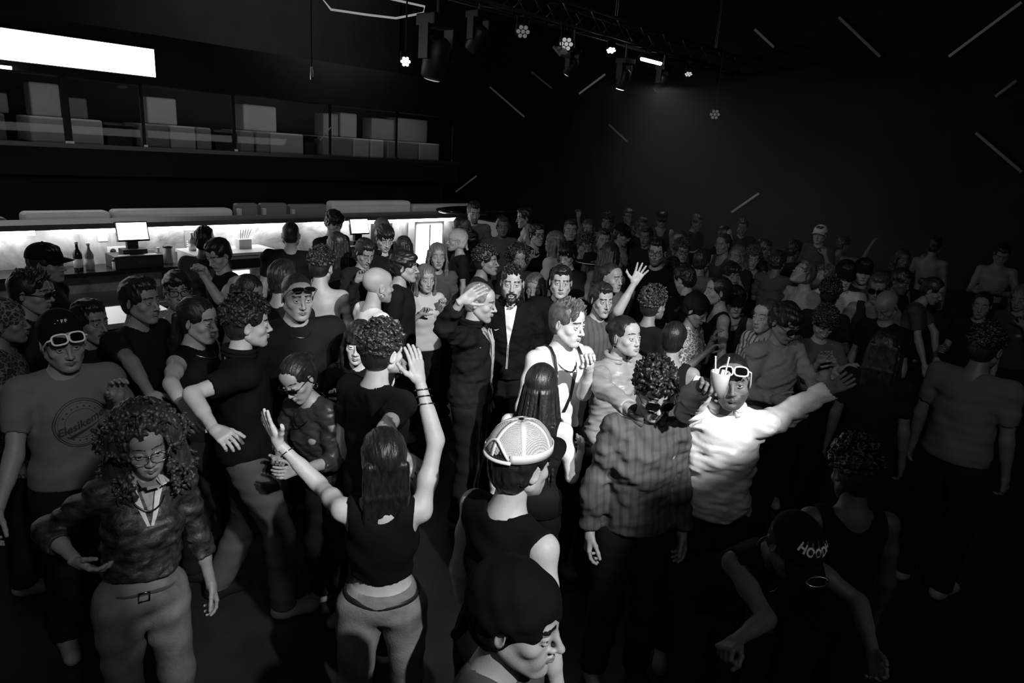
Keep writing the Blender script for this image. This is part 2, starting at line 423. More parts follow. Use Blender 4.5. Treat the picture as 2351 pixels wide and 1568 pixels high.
# the back bar
def marble():
    m = mat('marble', .45, .35, spec=.4); nt = m.node_tree; b = nt.nodes['Principled BSDF']
    tc = nt.nodes.new('ShaderNodeTexCoord'); n1 = nt.nodes.new('ShaderNodeTexNoise'); n1.inputs['Scale'].default_value = 2.6; n1.inputs['Detail'].default_value = 9; n1.inputs['Roughness'].default_value = .62; n1.inputs['Distortion'].default_value = .6
    cr = nt.nodes.new('ShaderNodeValToRGB'); cr.color_ramp.elements[0].position = .33; cr.color_ramp.elements[1].position = .68
    cr.color_ramp.elements[0].color = (.12,) * 3 + (1,); cr.color_ramp.elements[1].color = (.78,) * 3 + (1,)
    nt.links.new(tc.outputs['Object'], n1.inputs['Vector']); nt.links.new(n1.outputs['Fac'], cr.inputs[0]); nt.links.new(cr.outputs[0], b.inputs['Base Color']); return m
t = thing('bar_partition', -1, 7.5, 0, 'marble back wall of the bar with a glowing strip light along its top', 'partition')
MB().box((0, 0, 0), (7.8, .12, 1.49)).obj('marble_panel', marble(), t)
MB().box((0, -.16, 1.505), (7.85, .25, 1.555)).obj('ledge', mat('ledge_grey', .10, .5), t)
for a, b in ((0, 2.55), (2.68, 5.10), (5.3, 7.65)):
    MB().box((a, -.14, 1.462), (b, -.11, 1.503)).obj('strip_light', mat('strip_light', .9, .4, emit=13), t)
MB().box((7.82, -.9, 0), (8.0, .12, 1.5)).obj('end_panel', mat('endpanel', .03, .5), t)
t = thing('bar_shelf', -1, 7.08, 1.10, 'long black shelf fixed along the marble under the left till', 'shelf')
MB().box((0, 0, 0), (3.72, .415, .04)).obj('shelf_board', mat('shelf_black', .02, .25), t)
for x in (.9, 2.4, 3.55): MB().box((x, .06, -.235), (x + .1, .12, 0)).obj('bracket', dark, t)
t = thing('back_counter', -1, 6.78, 0, 'grey back counter with a pale steel worktop along the marble', 'counter')
MB().box((0, 0, .82), (7.8, .715, .865)).obj('worktop', mat('steel_worktop', .35, .3, metal=.4), t)
MB().box((0, .02, 0), (7.5, .70, .82)).obj('cabinet', mat('cabinet_grey', .05, .5), t)
t = thing('raised_shelf', 2.8, 6.98, .866, 'bright white raised shelf with pots on it right of the left till', 'shelf')
MB().box((0, 0, .36), (.92, .5, .389)).obj('shelf_board', mat('white_shelf', .85, .3), t)
for x in (.0, .89): MB().box((x, .05, 0), (x + .03, .45, .36)).obj('leg', mat('white_shelf', .85, .3), t)
# front counter
t = thing('bar_counter', -1.0, 5.50, 0, 'dark bar counter with a pale steel top behind the left crowd', 'bar counter')
MB().box((0, 0, 0), (3.0, .45, 1.02)).obj('front', dark, t); MB().box((-.02, -.05, 1.02), (3.05, .5, 1.06)).obj('counter_top', mat('steel_worktop', .45, .3, metal=.4), t)
t = MB(); t.box((-.09, -.05, 0), (.09, .05, .02)); t = tag(t.obj('napkin_tray', mat('white_plastic', .9, .35, emit=0), loc=W(1.40, 5.65, 1.061), rot=(0, 0, AZ)), 'small bright white tray on the bar counter at the left', 'tray')
# tills
def till(s, c, z, lb, sw, drawer=True):
    t = thing('till_screen', s, c, z, lb, 'till', 'tills on the back bar')
    k = MB(); k.box((-.05, .02, .16), (.05, .07, .30)); k.box((-.11, -.04, .125), (.11, .10, .17)); k.obj('stand', dark, t)
    Mx = Matrix.Translation((0, 0, .34)) @ Matrix.Rotation(rad(-14), 4, 'X')
    f = MB().box((-sw / 2 - .012, .0, -.095), (sw / 2 + .012, .03, .097), Mx).obj('screen_case', glossb, t, bevel=.004)
    MB().box((-sw / 2, -.004, -.078), (sw / 2, 0, .085), Mx).obj('screen', mat('screen_light', .9, .4, emit=4.0), f)
    if drawer:
        d = MB().box((-.22, -.14, 0), (.22, .14, .125)).obj('cash_drawer', mat('drawer_black', .03, .35), t, bevel=.006); MB().box((-.2, -.145, .02), (.2, -.14, .105)).obj('drawer_front', mat('drawer_front', .045, .3), d); MB().tube([(0, -.15, .06), (.0, -.142, .06)], .012, 10).obj('lock', mat('clamp_steel', .4, .25, metal=1), d)
        MB().box((-.17, -.1, .125), (-.07, -.06, .127)).obj('receipt', mat('paper', .8, .6), t); MB().box((.06, -.12, .125), (.17, -.06, .127)).obj('receipt', mat('paper', .8, .6), t)
till(2.33, 7.26, 1.14, 'black till with a bright white screen on the left of the back bar', .27)
till(4.78, 7.02, 1.14, 'black till with a bright tilted screen on the right of the back bar', .24, True)
hbox('till_stand', (4.55, 6.84, .866), (5.02, 7.14, 1.138), dark)
tag(bpy.data.objects['till_stand'], 'dark box under the right till of the back bar', 'stand')
# bottles and small things on the back bar
def bottle(s, c, z, h, v, lv, lb):
    t = thing('bottle', s, c, z, lb, 'bottle', 'bottles on the back bar')
    MB().lathe([(.036, 0), (.038, .01), (.038, h * .58), (.030, h * .66), (.014, h * .76), (.0135, h * .92)], 20).obj('glass_body', mat('bottle_glass_%d' % (v * 100), v, .08), t, smooth=True)
    MB().lathe([(.0155, h * .92), (.0155, h)], 16).obj('cap', mat('paper', .8, .6), t, smooth=True)
    MB().lathe([(.0388, h * .12), (.0388, h * .42)], 20).obj('label', mat('bottle_label_%d' % (lv * 100), lv, .6), t, smooth=True)
bottle(1.83, 7.22, 1.14, .27, .02, .85, 'dark bottle with a white label on the back bar shelf')
bottle(1.93, 7.24, 1.14, .25, .25, .6, 'pale bottle beside the dark one on the back bar shelf')
bottle(2.90, 7.28, 1.255, .19, .3, .7, 'small bottle standing left on the raised white shelf')
bottle(2.56, 7.28, 1.14, .17, .7, .8, 'short white bottle just right of the left till')
def canister(s, c, z, r, h, v, lb, nm='canister', lid=.05):
    t = thing(nm, s, c, z, lb, nm, 'containers on the back bar')
    MB().lathe([(r * .95, 0), (r, .01), (r, h)], 20).obj('body', mat('can_%d' % (v * 100), v, .4), t, smooth=True); MB().lathe([(r * 1.05, h), (r * 1.05, h + .015), (r * .4, h + .03)], 20).obj('lid', mat('can_%d' % (lid * 100), lid, .4), t, smooth=True)
canister(2.12, 7.15, 1.14, .028, .08, .9, 'small bright white pot below the drinks card', 'pot')
canister(3.08, 7.28, 1.255, .05, .13, .7, 'pale canister on the raised white shelf')
canister(3.22, 7.30, 1.255, .045, .10, .25, 'grey canister between the pale pots on the raised shelf')
canister(2.66, 7.3, 1.14, .045, .16, .3, 'grey blender jar below the price list')
t = thing('straw_box', 3.45, 7.28, 1.255, 'white box with straws sticking out on the raised shelf', 'box')
MB().box((-.07, -.05, 0), (.07, .05, .10)).obj('box_body', mat('paper', .8, .6), t); b = MB()
for i in range(5): b.tube([(-.03 + i * .014, 0, .05), (-.02 + i * .03, .01, .20)], .003, 6)
b.obj('straws', dark, t)
def card(s, z, w_, h, v, lb, nm='notice', em=0):
    t = thing(nm, s, 7.495, z, lb, nm); MB().box((-w_ / 2, -.006, -h / 2), (w_ / 2, 0, h / 2)).obj('sheet', mat('sheet_%d_%d' % (v * 100, em), v, .6, emit=em), t); return t
card(2.13, 1.40, .085, .075, .95, 'small square white notice stuck on the marble')
t = card(2.26, 1.27, .20, .075, .95, 'white horizontal card on the marble left of the till', 'card')
MB().lathe([(.028, 0), (.02, .012), (.0, .02)], 14, Matrix.Translation((-.05, -.01, -.01)) @ Matrix.Rotation(PI / 2, 4, 'X')).obj('print', dark, t)
t = card(2.98, 1.36, .14, .22, .22, 'grey price list with pale lines on the marble', 'price_list')
for i in range(4): MB().box((-.055, -.009, -.04 - .022 * i), (.055, -.006, -.030 - .022 * i)).obj('printed_line', mat('paper', .8, .6), t)
t = card(5.45, 1.36, .34, .30, .03, 'dark menu board right of the right till', 'menu_board')
for i in range(3): MB().box((-.12, -.009, .08 - .05 * i), (.10, -.006, .095 - .05 * i)).obj('printed_line', mat('paper', .8, .6), t)
t = thing('drinks_fridge', 5.92, 7.34, .866, 'glowing glass-fronted fridge at the right end of the back bar', 'fridge')
MB().box((-.04, 0, 0), (.48, .14, .60)).obj('cabinet', mat('fridge_white', .8, .4), t); f = MB().box((.0, -.012, .03), (.44, 0, .56)).obj('lit_door', mat('fridge_light', .9, .4, emit=5), t); MB().box((.205, -.02, .03), (.225, -.012, .56)).obj('handle', mat('fridge_grey', .5, .3), f)
t = thing('ice_machine', 3.22, 7.0, .866, 'steel counter machine with a dark control panel under the raised shelf', 'machine')
MB().box((-.22, 0, 0), (.36, .4, .345)).obj('body', mat('fridge_grey', .5, .3), t, bevel=.01); MB().box((-.2, -.01, .22), (.34, 0, .32)).obj('control_panel', dark, t); MB().box((-.2, -.008, .03), (.15, 0, .2)).obj('lit_hatch', mat('hatch_light', .9, .4, emit=1.5), t)
# oval canopy at the end of the bar
t = thing('canopy', 6.9, 7.15, 1.60, 'low black oval canopy with small lamps at the right end of the bar', 'canopy')
b = MB(); b.lathe([(.62, 0), (.66, .02), (.66, .045), (.55, .06)], 32, Matrix.Diagonal((1.15, .55, 1, 1))); b.obj('shell', glossb, t, smooth=True)
for x in (-.35, 0, .35): MB().lathe([(.05, -.006), (.05, 0)], 16, Matrix.Translation((x, -.05, 0))).obj('downlight', mat('dim_lamp', .6, .3, emit=.6), t)
MB().box((.45, -.05, -1.6), (.6, .1, 0)).obj('column', dark, t)

# ------------------------------------------------------------------ truss and stage lamps
alu = mat('truss_aluminium', .22, .35, metal=.85)
t = thing('lighting_truss', 2.5, 6.3, 4.12, 'long aluminium box truss crossing the ceiling away from the camera', 'truss')
L = 10.3
for (y, z) in ((0, 0), (.26, 0), (0, .26), (.26, .26)): MB().tube([(0, y, z), (L, y, z)], .025, 10).obj('chord', alu, t, smooth=True)
for k_, (p0, p1) in enumerate((((0, 0), (0, .26)), ((.26, 0), (.26, .26)), ((0, 0), (.26, 0)), ((0, .26), (.26, .26)))):
    b = MB(); n = 34
    for i in range(n):
        x0, x1 = L * i / n, L * (i + 1) / n; a, c_ = (p0, p1) if i % 2 else (p1, p0)
        b.tube([(x0, a[0], a[1]), (x1, c_[0], c_[1])], .010, 6)
    b.obj('bracing', alu, t, smooth=True)
for x in (1.0, 3.9, 6.2, 9.2):
    b = MB(); b.tube([(x, .13, .26), (x, .13, 1.48)], .006, 6); b.tube([(x + .05, .13, .26), (x + .05, .13, 1.48)], .006, 6); b.obj('hanging_cable', alu, t)
def moving_head(s, z, k, lb, tilt=25, lit=0, c=6.3):
    t = thing('moving_head_lamp', s, c + .05, 4.10, lb, 'stage lamp', 'stage lamps on the truss')
    d = 4.10 - z - .30 * k
    MB().tube([(0, 0, 0), (0, 0, -max(.03, d))], .015, 8).obj('clamp', alu, t); o = -max(.03, d)
    MB().box((-.12 * k, -.10 * k, o - .08 * k), (.12 * k, .10 * k, o)).obj('base', mat('lamp_body', .010, .5), t, bevel=.012)
    y_ = MB(); y_.box((-.13 * k, -.05 * k, o - .30 * k), (-.105 * k, .05 * k, o - .07 * k)); y_.box((.105 * k, -.05 * k, o - .30 * k), (.13 * k, .05 * k, o - .07 * k)); y_.obj('yoke', mat('lamp_body', .010, .5), t)
    Mx = Matrix.Translation((0, 0, o - .26 * k)) @ Matrix.Rotation(rad(tilt), 4, 'X')
    h_ = MB(); h_.lathe([(.05 * k, .12 * k), (.085 * k, .09 * k), (.095 * k, -.02 * k), (.088 * k, -.15 * k), (.075 * k, -.17 * k)], 20, Mx); h_ = h_.obj('lamp_head', mat('lamp_body', .010, .5), t, smooth=True)
    MB().lathe([(.066 * k, -.172 * k), (.05 * k, -.180 * k), (.01 * k, -.184 * k)], 18, Mx).obj('lens', mat('lens_%d' % (lit * 10), .3, .05, emit=lit), h_, smooth=True)
def par(s, z, k, lb, lit=.0, tilt=(35, 0), c=6.3, hang=None):
    t = thing('led_par_lamp', s, c, z, lb, 'stage lamp', 'stage lamps on the truss')
    Mx = Matrix.Rotation(rad(tilt[1]), 4, 'Z') @ Matrix.Rotation(rad(tilt[0]), 4, 'X')
    MB().lathe([(.04 * k, .10 * k), (.085 * k, .09 * k), (.10 * k, -.03 * k), (.10 * k, -.05 * k)], 20, Mx).obj('housing', mat('lamp_body', .010, .5), t, smooth=True)
    for q in range(7):
        r_ = 0 if q == 6 else .058 * k; a = q * PI / 3
        MB().lathe([(.026 * k, -.05 * k), (.018 * k, -.062 * k), (.004, -.066 * k)], 12, Mx @ Matrix.Translation((r_ * math.cos(a), r_ * math.sin(a), 0))).obj('lens', mat('lens_%d' % (lit * 10), .3, .05, emit=lit), t, smooth=True)
    b = MB(); b.tube([(-.11 * k, 0, 0), (-.11 * k, 0, .14 * k), (.11 * k, 0, .14 * k), (.11 * k, 0, 0)], .008, 6); b.tube([(0, 0, .14 * k), (0, 0, (hang or 4.12) - z)], .010, 6); b.obj('bracket', dark, t)
moving_head(5.33, 3.40, 1.55, 'large dark moving head hanging leftmost under the truss', 15, .35)
moving_head(5.95, 3.70, 1.05, 'dark moving head second from the left under the truss', 40, .1)
par(6.65, 3.92, 1.0, 'dim seven-eyed par lamp left of the middle of the truss', .12, (-62, -40))
par(7.50, 3.90, 1.05, 'grey-lit seven-eyed par lamp under the middle of the truss', .35, (-66, -45))
moving_head(7.72, 3.62, .8, 'small moving head with a lit lens under the middle par lamp', 35, 3)
t = thing('flood_lamp', 7.30, 6.2, 3.74, 'small square flood lamp tilted under the middle of the truss', 'stage lamp')
MB().box((-.11, -.09, 0), (.11, .09, .035), Matrix.Rotation(rad(40), 4, 'X')).obj('housing', mat('lamp_face', .12, .35), t, bevel=.006); MB().tube([(0, 0, .02), (0, .04, .38)], .008, 6).obj('bracket', dark, t)
par(8.5, 3.98, .8, 'bright oval par lamp right of the middle of the truss', 6, (-30, -40))
moving_head(8.95, 3.60, 1.0, 'moving head with two bright glints beside the glowing bar', 15, 4)
t = thing('led_bar', 9.48, 6.25, 3.93, 'short glowing white light bar under the truss', 'light bar')
MB().box((-.30, -.03, .015), (.30, .03, .06)).obj('housing', dark, t); MB().tube([(-.26, -.005, 0), (.26, -.005, 0)], .030, 10).obj('tube', mat('bar_light', .9, .4, emit=9), t, smooth=True); MB().tube([(0, 0, .05), (0, .05, .2)], .01, 6).obj('bracket', dark, t)
par(10.7, 3.92, .75, 'faint par lamp furthest right under the truss', .5, (-30, -50))
moving_head(10.0, 3.66, .9, 'dark moving head just right of the glowing bar', 30, .05)
par(11.0, 3.29, 1.0, 'faint round lamp hanging alone at the right of the truss', .08, (-80, -60), c=5.88, hang=5.6)
par(4.86, 3.33, .62, 'bright white cluster lamp hanging alone left of the truss', 8, (-75, -40), hang=5.6)
t = thing('hanging_rod', 4.0, 6.75, 3.08, 'thin dark rod hanging left of the bright cluster lamp', 'rod')
MB().tube([(0, 0, 0), (0, 0, 2.5)], .006, 6).obj('cable', dark, t); MB().lathe([(.015, -.03), (.018, .0), (.01, .1)], 12).obj('tip', mat('clamp_steel', .4, .25, metal=1), t)
# hexagonal tube frame near the ceiling
pts = []
for (x, y) in ((722, -25), (760, 22), (842, 34), (909, 42), (972, 30), (975, 15), (880, -6), (800, -30)):
    s_, z_ = on_c(x, y, 6.9); pts.append((s_, 6.9, z_))
b = MB(); b.tube(pts, .012, 8, closed=True); o = hall(b.obj('hexagonal_lamp', mat('frame_light', .6, .3, emit=.25), smooth=True)); tag(o, 'bent glowing tube frame hanging at the top left of the truss', 'lamp')

# thin light tubes fixed to the far wall and the ceiling
STK = [((1125, 200), (1203, 268), .10), ((1220, 165), (1267, 203), .03), ((1330, 215), (1389, 171), .22), ((1398, 286), (1440, 325), .04), ((1680, 487), (1742, 444), .16), ((1733, 68), (1776, 108), .09),
       ((1926, 40), (2020, 130), .05), ((2178, 130), (2345, 5), .11), ((2285, 222), (2333, 185), .03), ((2240, 305), (2345, 395), .03), ((1047, 440), (1094, 404), .10)]
SLB = ['falling to the right, left of all on the far wall', 'very faint, falling right beside the brighter pair', 'rising to the right under the truss lamps', 'faint, short, falling right in the middle of the wall', 'rising right, lowest, just above the crowd',
       'short, falling right, high right of the truss', 'long, faint, falling right in the upper right', 'longest and rising, in the top right corner', 'very faint, rising at the right edge', 'faint, falling right at the right frame edge', 'rising right beside the end of the bar']
for (a, b_, e), lb in zip(STK, SLB):
    if a[0] == 1047: c0, z0 = on_s(*a, 12.9); c1, z1 = on_s(*b_, 12.9)
    else: c0, z0 = on_s(*a, 12.9); c1, z1 = on_s(*b_, 12.9)
    t = empty('light_tube', W(12.9, c0, z0), AZ); tag(t, 'thin dim light tube ' + lb, 'light tube', 'light tubes on the far wall')
    MB().tube([(.03, 0, 0), (.03, c1 - c0, z1 - z0)], .018, 6).obj('rail', dark, t); MB().tube([(0, 0, 0), (0, c1 - c0, z1 - z0)], .022, 8).obj('tube', mat('tube_glow_%d' % (e * 100), .3, .5, emit=e * .22), t, smooth=True)
s0, z0 = on_c(735, 322, 11.35); s1, z1 = on_c(760, 292, 11.35)
t = empty('light_tube', W(s0, 11.35, z0), AZ); tag(t, 'glass reflection built as a short slanting glowing tube before the block sofas', 'light tube', 'light tubes on the far wall'); MB().tube([(0, 0, 0), (s1 - s0, 0, z1 - z0)], .010, 6).obj('tube', mat('tube_glow_10', .3, .5, emit=.04), t, smooth=True)  # reflection in the balustrade glass, modelled as a dim emissive tube
# haze hanging under the lit end of the truss
hz = MB().box((8.2, 2.5, .3), (12.9, 6.85, 3.55)).obj('haze', None); hall(hz)
m = bpy.data.materials.new('haze'); m.use_nodes = True; nt = m.node_tree; nt.nodes.remove(nt.nodes['Principled BSDF'])
v = nt.nodes.new('ShaderNodeVolumeScatter'); v.inputs['Density'].default_value = .035; v.inputs['Anisotropy'].default_value = .3
nt.links.new(v.outputs[0], nt.nodes['Material Output'].inputs['Volume']); hz.data.materials.append(m)
tag(hz, 'thin grey haze glowing under the lit bar of the truss', 'haze', kind='stuff')
# ------------------------------------------------------------------ heads, hands and hair, as fields in their own frames
HV = {   # width, jaw width, nose length, brow, chin drop, eye size
    'm1': (1.0, 1.0, 1.0, 1.0, 0.0), 'm2': (.96, .92, 1.12, 1.15, .006), 'm3': (1.05, 1.14, .95, 1.1, .0), 'm4': (.97, 1.03, 1.05, .8, .004),
    'f1': (.95, .84, .82, .35, -.004), 'f2': (.98, .92, .78, .3, -.006), 'f3': (.94, .82, .95, .4, .0)}
_heads = {}
def head_template(var, h=0.0036):
    key = (var, h)
    if key in _heads: return _heads[key]
    w_, jw, nl, br, ch = HV[var]; fem = var[0] == 'f'
    F = Field((-.10, -.125, -.155), (.10, .145, .14), h)
    F.ell((0, -.014, .034), (.074 * w_, .096, .086), k=.0)
    F.ell((0, .026, -.028), (.060 * w_, .062, .086), k=.035)
    for s in (-1, 1):
        F.cap((s * .050 * w_ * jw, .0, -.058), (s * .020 * jw, .066, -.100 - ch), .018, .017, k=.03)
        F.ell((s * .044 * w_, .056, -.030), (.020, .020, .017), k=.022)
        F.ell((s * .022, .070, -.066), (.020, .018, .024), k=.02)
    F.ell((0, .079, -.103 - ch), (.017 * jw, .014, .015), k=.02)
    F.ell((0, .058, .048), (.050, .026, .036), k=.03)
    if br > .5: F.cap((-.036, .082, .020), (.036, .082, .020), .0075 * br, k=.016)
    for s in (-1, 1):
        F.ell((s * .0325, .104, -.001), (.019, .019, .0125), k=.016, op='s')
        F.ell((s * .0315, .0735, -.001), (.0148, .0145, .0140), k=.004)
        for i in range(4):                       # lids
            a0, a1 = -1.15 + i * .575, -1.15 + (i + 1) * .575
            ln = lambda a, zz: (s * (.0315 + .0145 * math.sin(a)), .0745 + .0138 * math.cos(a) + .0006, zz * math.cos(a * .8))
            F.cap(ln(a0, .0072), ln(a1, .0072), .0033, k=.003)
            F.cap(ln(a0, -.0098), ln(a1, -.0098), .0022, k=.003)
    F.cap((0, .086, .012), (0, .083 + .026 * nl, -.034), .0065, .0085, k=.014)
    F.ell((0, .084 + .026 * nl, -.037), (.0095, .010, .0085), k=.008)
    for s in (-1, 1):
        F.ell((s * .0115, .096, -.0405), (.0075, .010, .0070), k=.008)
        F.ell((s * .0065, .102 + .004 * nl, -.0475), (.0038, .0055, .0035), k=.003, op='s')
    lp = .0068 if fem else .0052
    for s in (-1, 1):
        F.cap((0, .0985, -.0635), (s * .0225, .0865, -.0665), lp, lp * .5, k=.008)
        F.cap((0, .0965, -.0745), (s * .0200, .0860, -.0690), lp * 1.15, lp * .5, k=.008)
        F.cap((0, .1060, -.0690), (s * .0230, .0910, -.0682), .0022, .0016, k=.003, op='s')
    F.ell((0, .099, -.086), (.018, .007, .006), k=.008, op='s')
    F.cap((0, .102, -.052), (0, .104, -.058), .0028, k=.004, op='s')
    for s in (-1, 1):                            # ears
        Re = Euler((rad(-12), 0, s * rad(-22))).to_matrix()
        F.ell((s * .0775 * w_, -.010, -.010), (.0062, .018, .031), R=Re, k=.006)
        F.ell((s * .0845 * w_, -.006, -.006), (.0055, .010, .020), R=Re, k=.005, op='s')
    P, Q = F.mesh()
    C = P[Q].mean(1)
    mi = np.zeros(len(Q), int)
    ax = np.abs(C[:, 0]); y, z = C[:, 1], C[:, 2]
    e = np.sqrt((ax - .0315) ** 2 + (y - .0735) ** 2 + (z + .001) ** 2)
    eye = (e < .0165) & (np.abs(z + .0018) < .0040 - .22 * np.abs(ax - .0315)) & (y > .078) & (np.abs(ax - .0315) < .0120)
    mi[eye] = 1
    mi[eye & (((ax - .0315) ** 2 + (z + .001) ** 2) < .0062 ** 2)] = 2
    lips = (ax < .025) & (y > .084) & (z < -.0585 - .18 * ax) & (z > -.0810 + .35 * ax)
    mi[lips] = 3
    brow = (ax > .010) & (ax < .052) & (y > .05) & (np.abs(z - (.0225 + .0045 * np.sin((ax - .01) / .042 * 2.8) - .07 * (ax - .03) + (.003 if fem else 0))) < (.0048 if not fem else .0030))
    mi[brow] = 4
    stub = (z < -.045) & (y > -.01) & (mi == 0) & (z > -.14) & ~((ax < .035) & (z > -.055))
    mi[stub] = 5
    _heads[key] = (P, Q, mi)
    return _heads[key]

_hands = {}
def hand_template(kind, h=.0032):
    key = (kind, h)
    if key in _hands: return _hands[key]
    F = Field((-.085, -.03, -.10), (.10, .225, .07), h)
    for x in (.030, .010, -.010, -.028): F.cap((x * .55, .012, 0), (x, .086 - abs(x - .005) * .15, 0), .013, .0118, k=.014)
    F.ell((.026, .034, -.010), (.016, .030, .013), k=.014)
    curls = {'open': (5, 8, 8), 'spread': (2, 6, 6), 'relaxed': (22, 32, 24), 'fist': (75, 95, 60), 'grip': (42, 58, 38), 'point': (70, 90, 60)}[kind]
    L = (.074, .082, .076, .060); X = (.030, .010, -.010, -.028)
    spread = {'open': 1.0, 'spread': 2.3, 'relaxed': .5, 'fist': .1, 'grip': .6, 'point': .2}[kind]
    for i in range(4):
        c = curls
        if kind == 'point' and i == 0: c = (0, 4, 4)
        p = Vector((X[i], .086 - abs(X[i] - .005) * .15, 0)); a = 0; side = rad((6, 1.5, -3, -9)[i] * spread)
        wob = (0.8, 1.0, 1.12, 1.3)[i]
        for j, fr in enumerate((.46, .30, .24)):
            a += rad(c[j]) * wob
            d = Vector((math.sin(side) * math.cos(a), math.cos(side) * math.cos(a), -math.sin(a)))
            q = p + d * L[i] * fr
            r0 = (.0092, .0084, .0077)[j]; F.cap(p, q, r0, r0 - .0007, k=.0035); p = q
    p = Vector((.024, .022, -.006))
    th = {'open': ((.75, .62, -.15), (.62, .78, -.1), (.45, .88, -.1)), 'spread': ((.9, .42, -.1), (.84, .54, -.05), (.7, .7, 0)), 'relaxed': ((.55, .72, -.42), (.35, .85, -.38), (.2, .9, -.38)),
          'fist': ((.45, .62, -.64), (.0, .72, -.68), (-.55, .6, -.55)), 'grip': ((.5, .55, -.66), (.1, .7, -.7), (-.2, .75, -.6)), 'point': ((.45, .62, -.64), (.0, .72, -.68), (-.55, .6, -.55))}[kind]
    for j, (l, r) in enumerate(((.040, .0125), (.034, .0103), (.026, .0092))):
        q = p + Vector(th[j]).normalized() * l; F.cap(p, q, r, r - .001, k=.006); p = q
    F.cap((0, -.03, 0), (0, .02, 0), .0235, .024, k=.012)
    P, Q = F.mesh()
    _hands[key] = (P, Q, np.zeros(len(Q), int))
    return _hands[key]

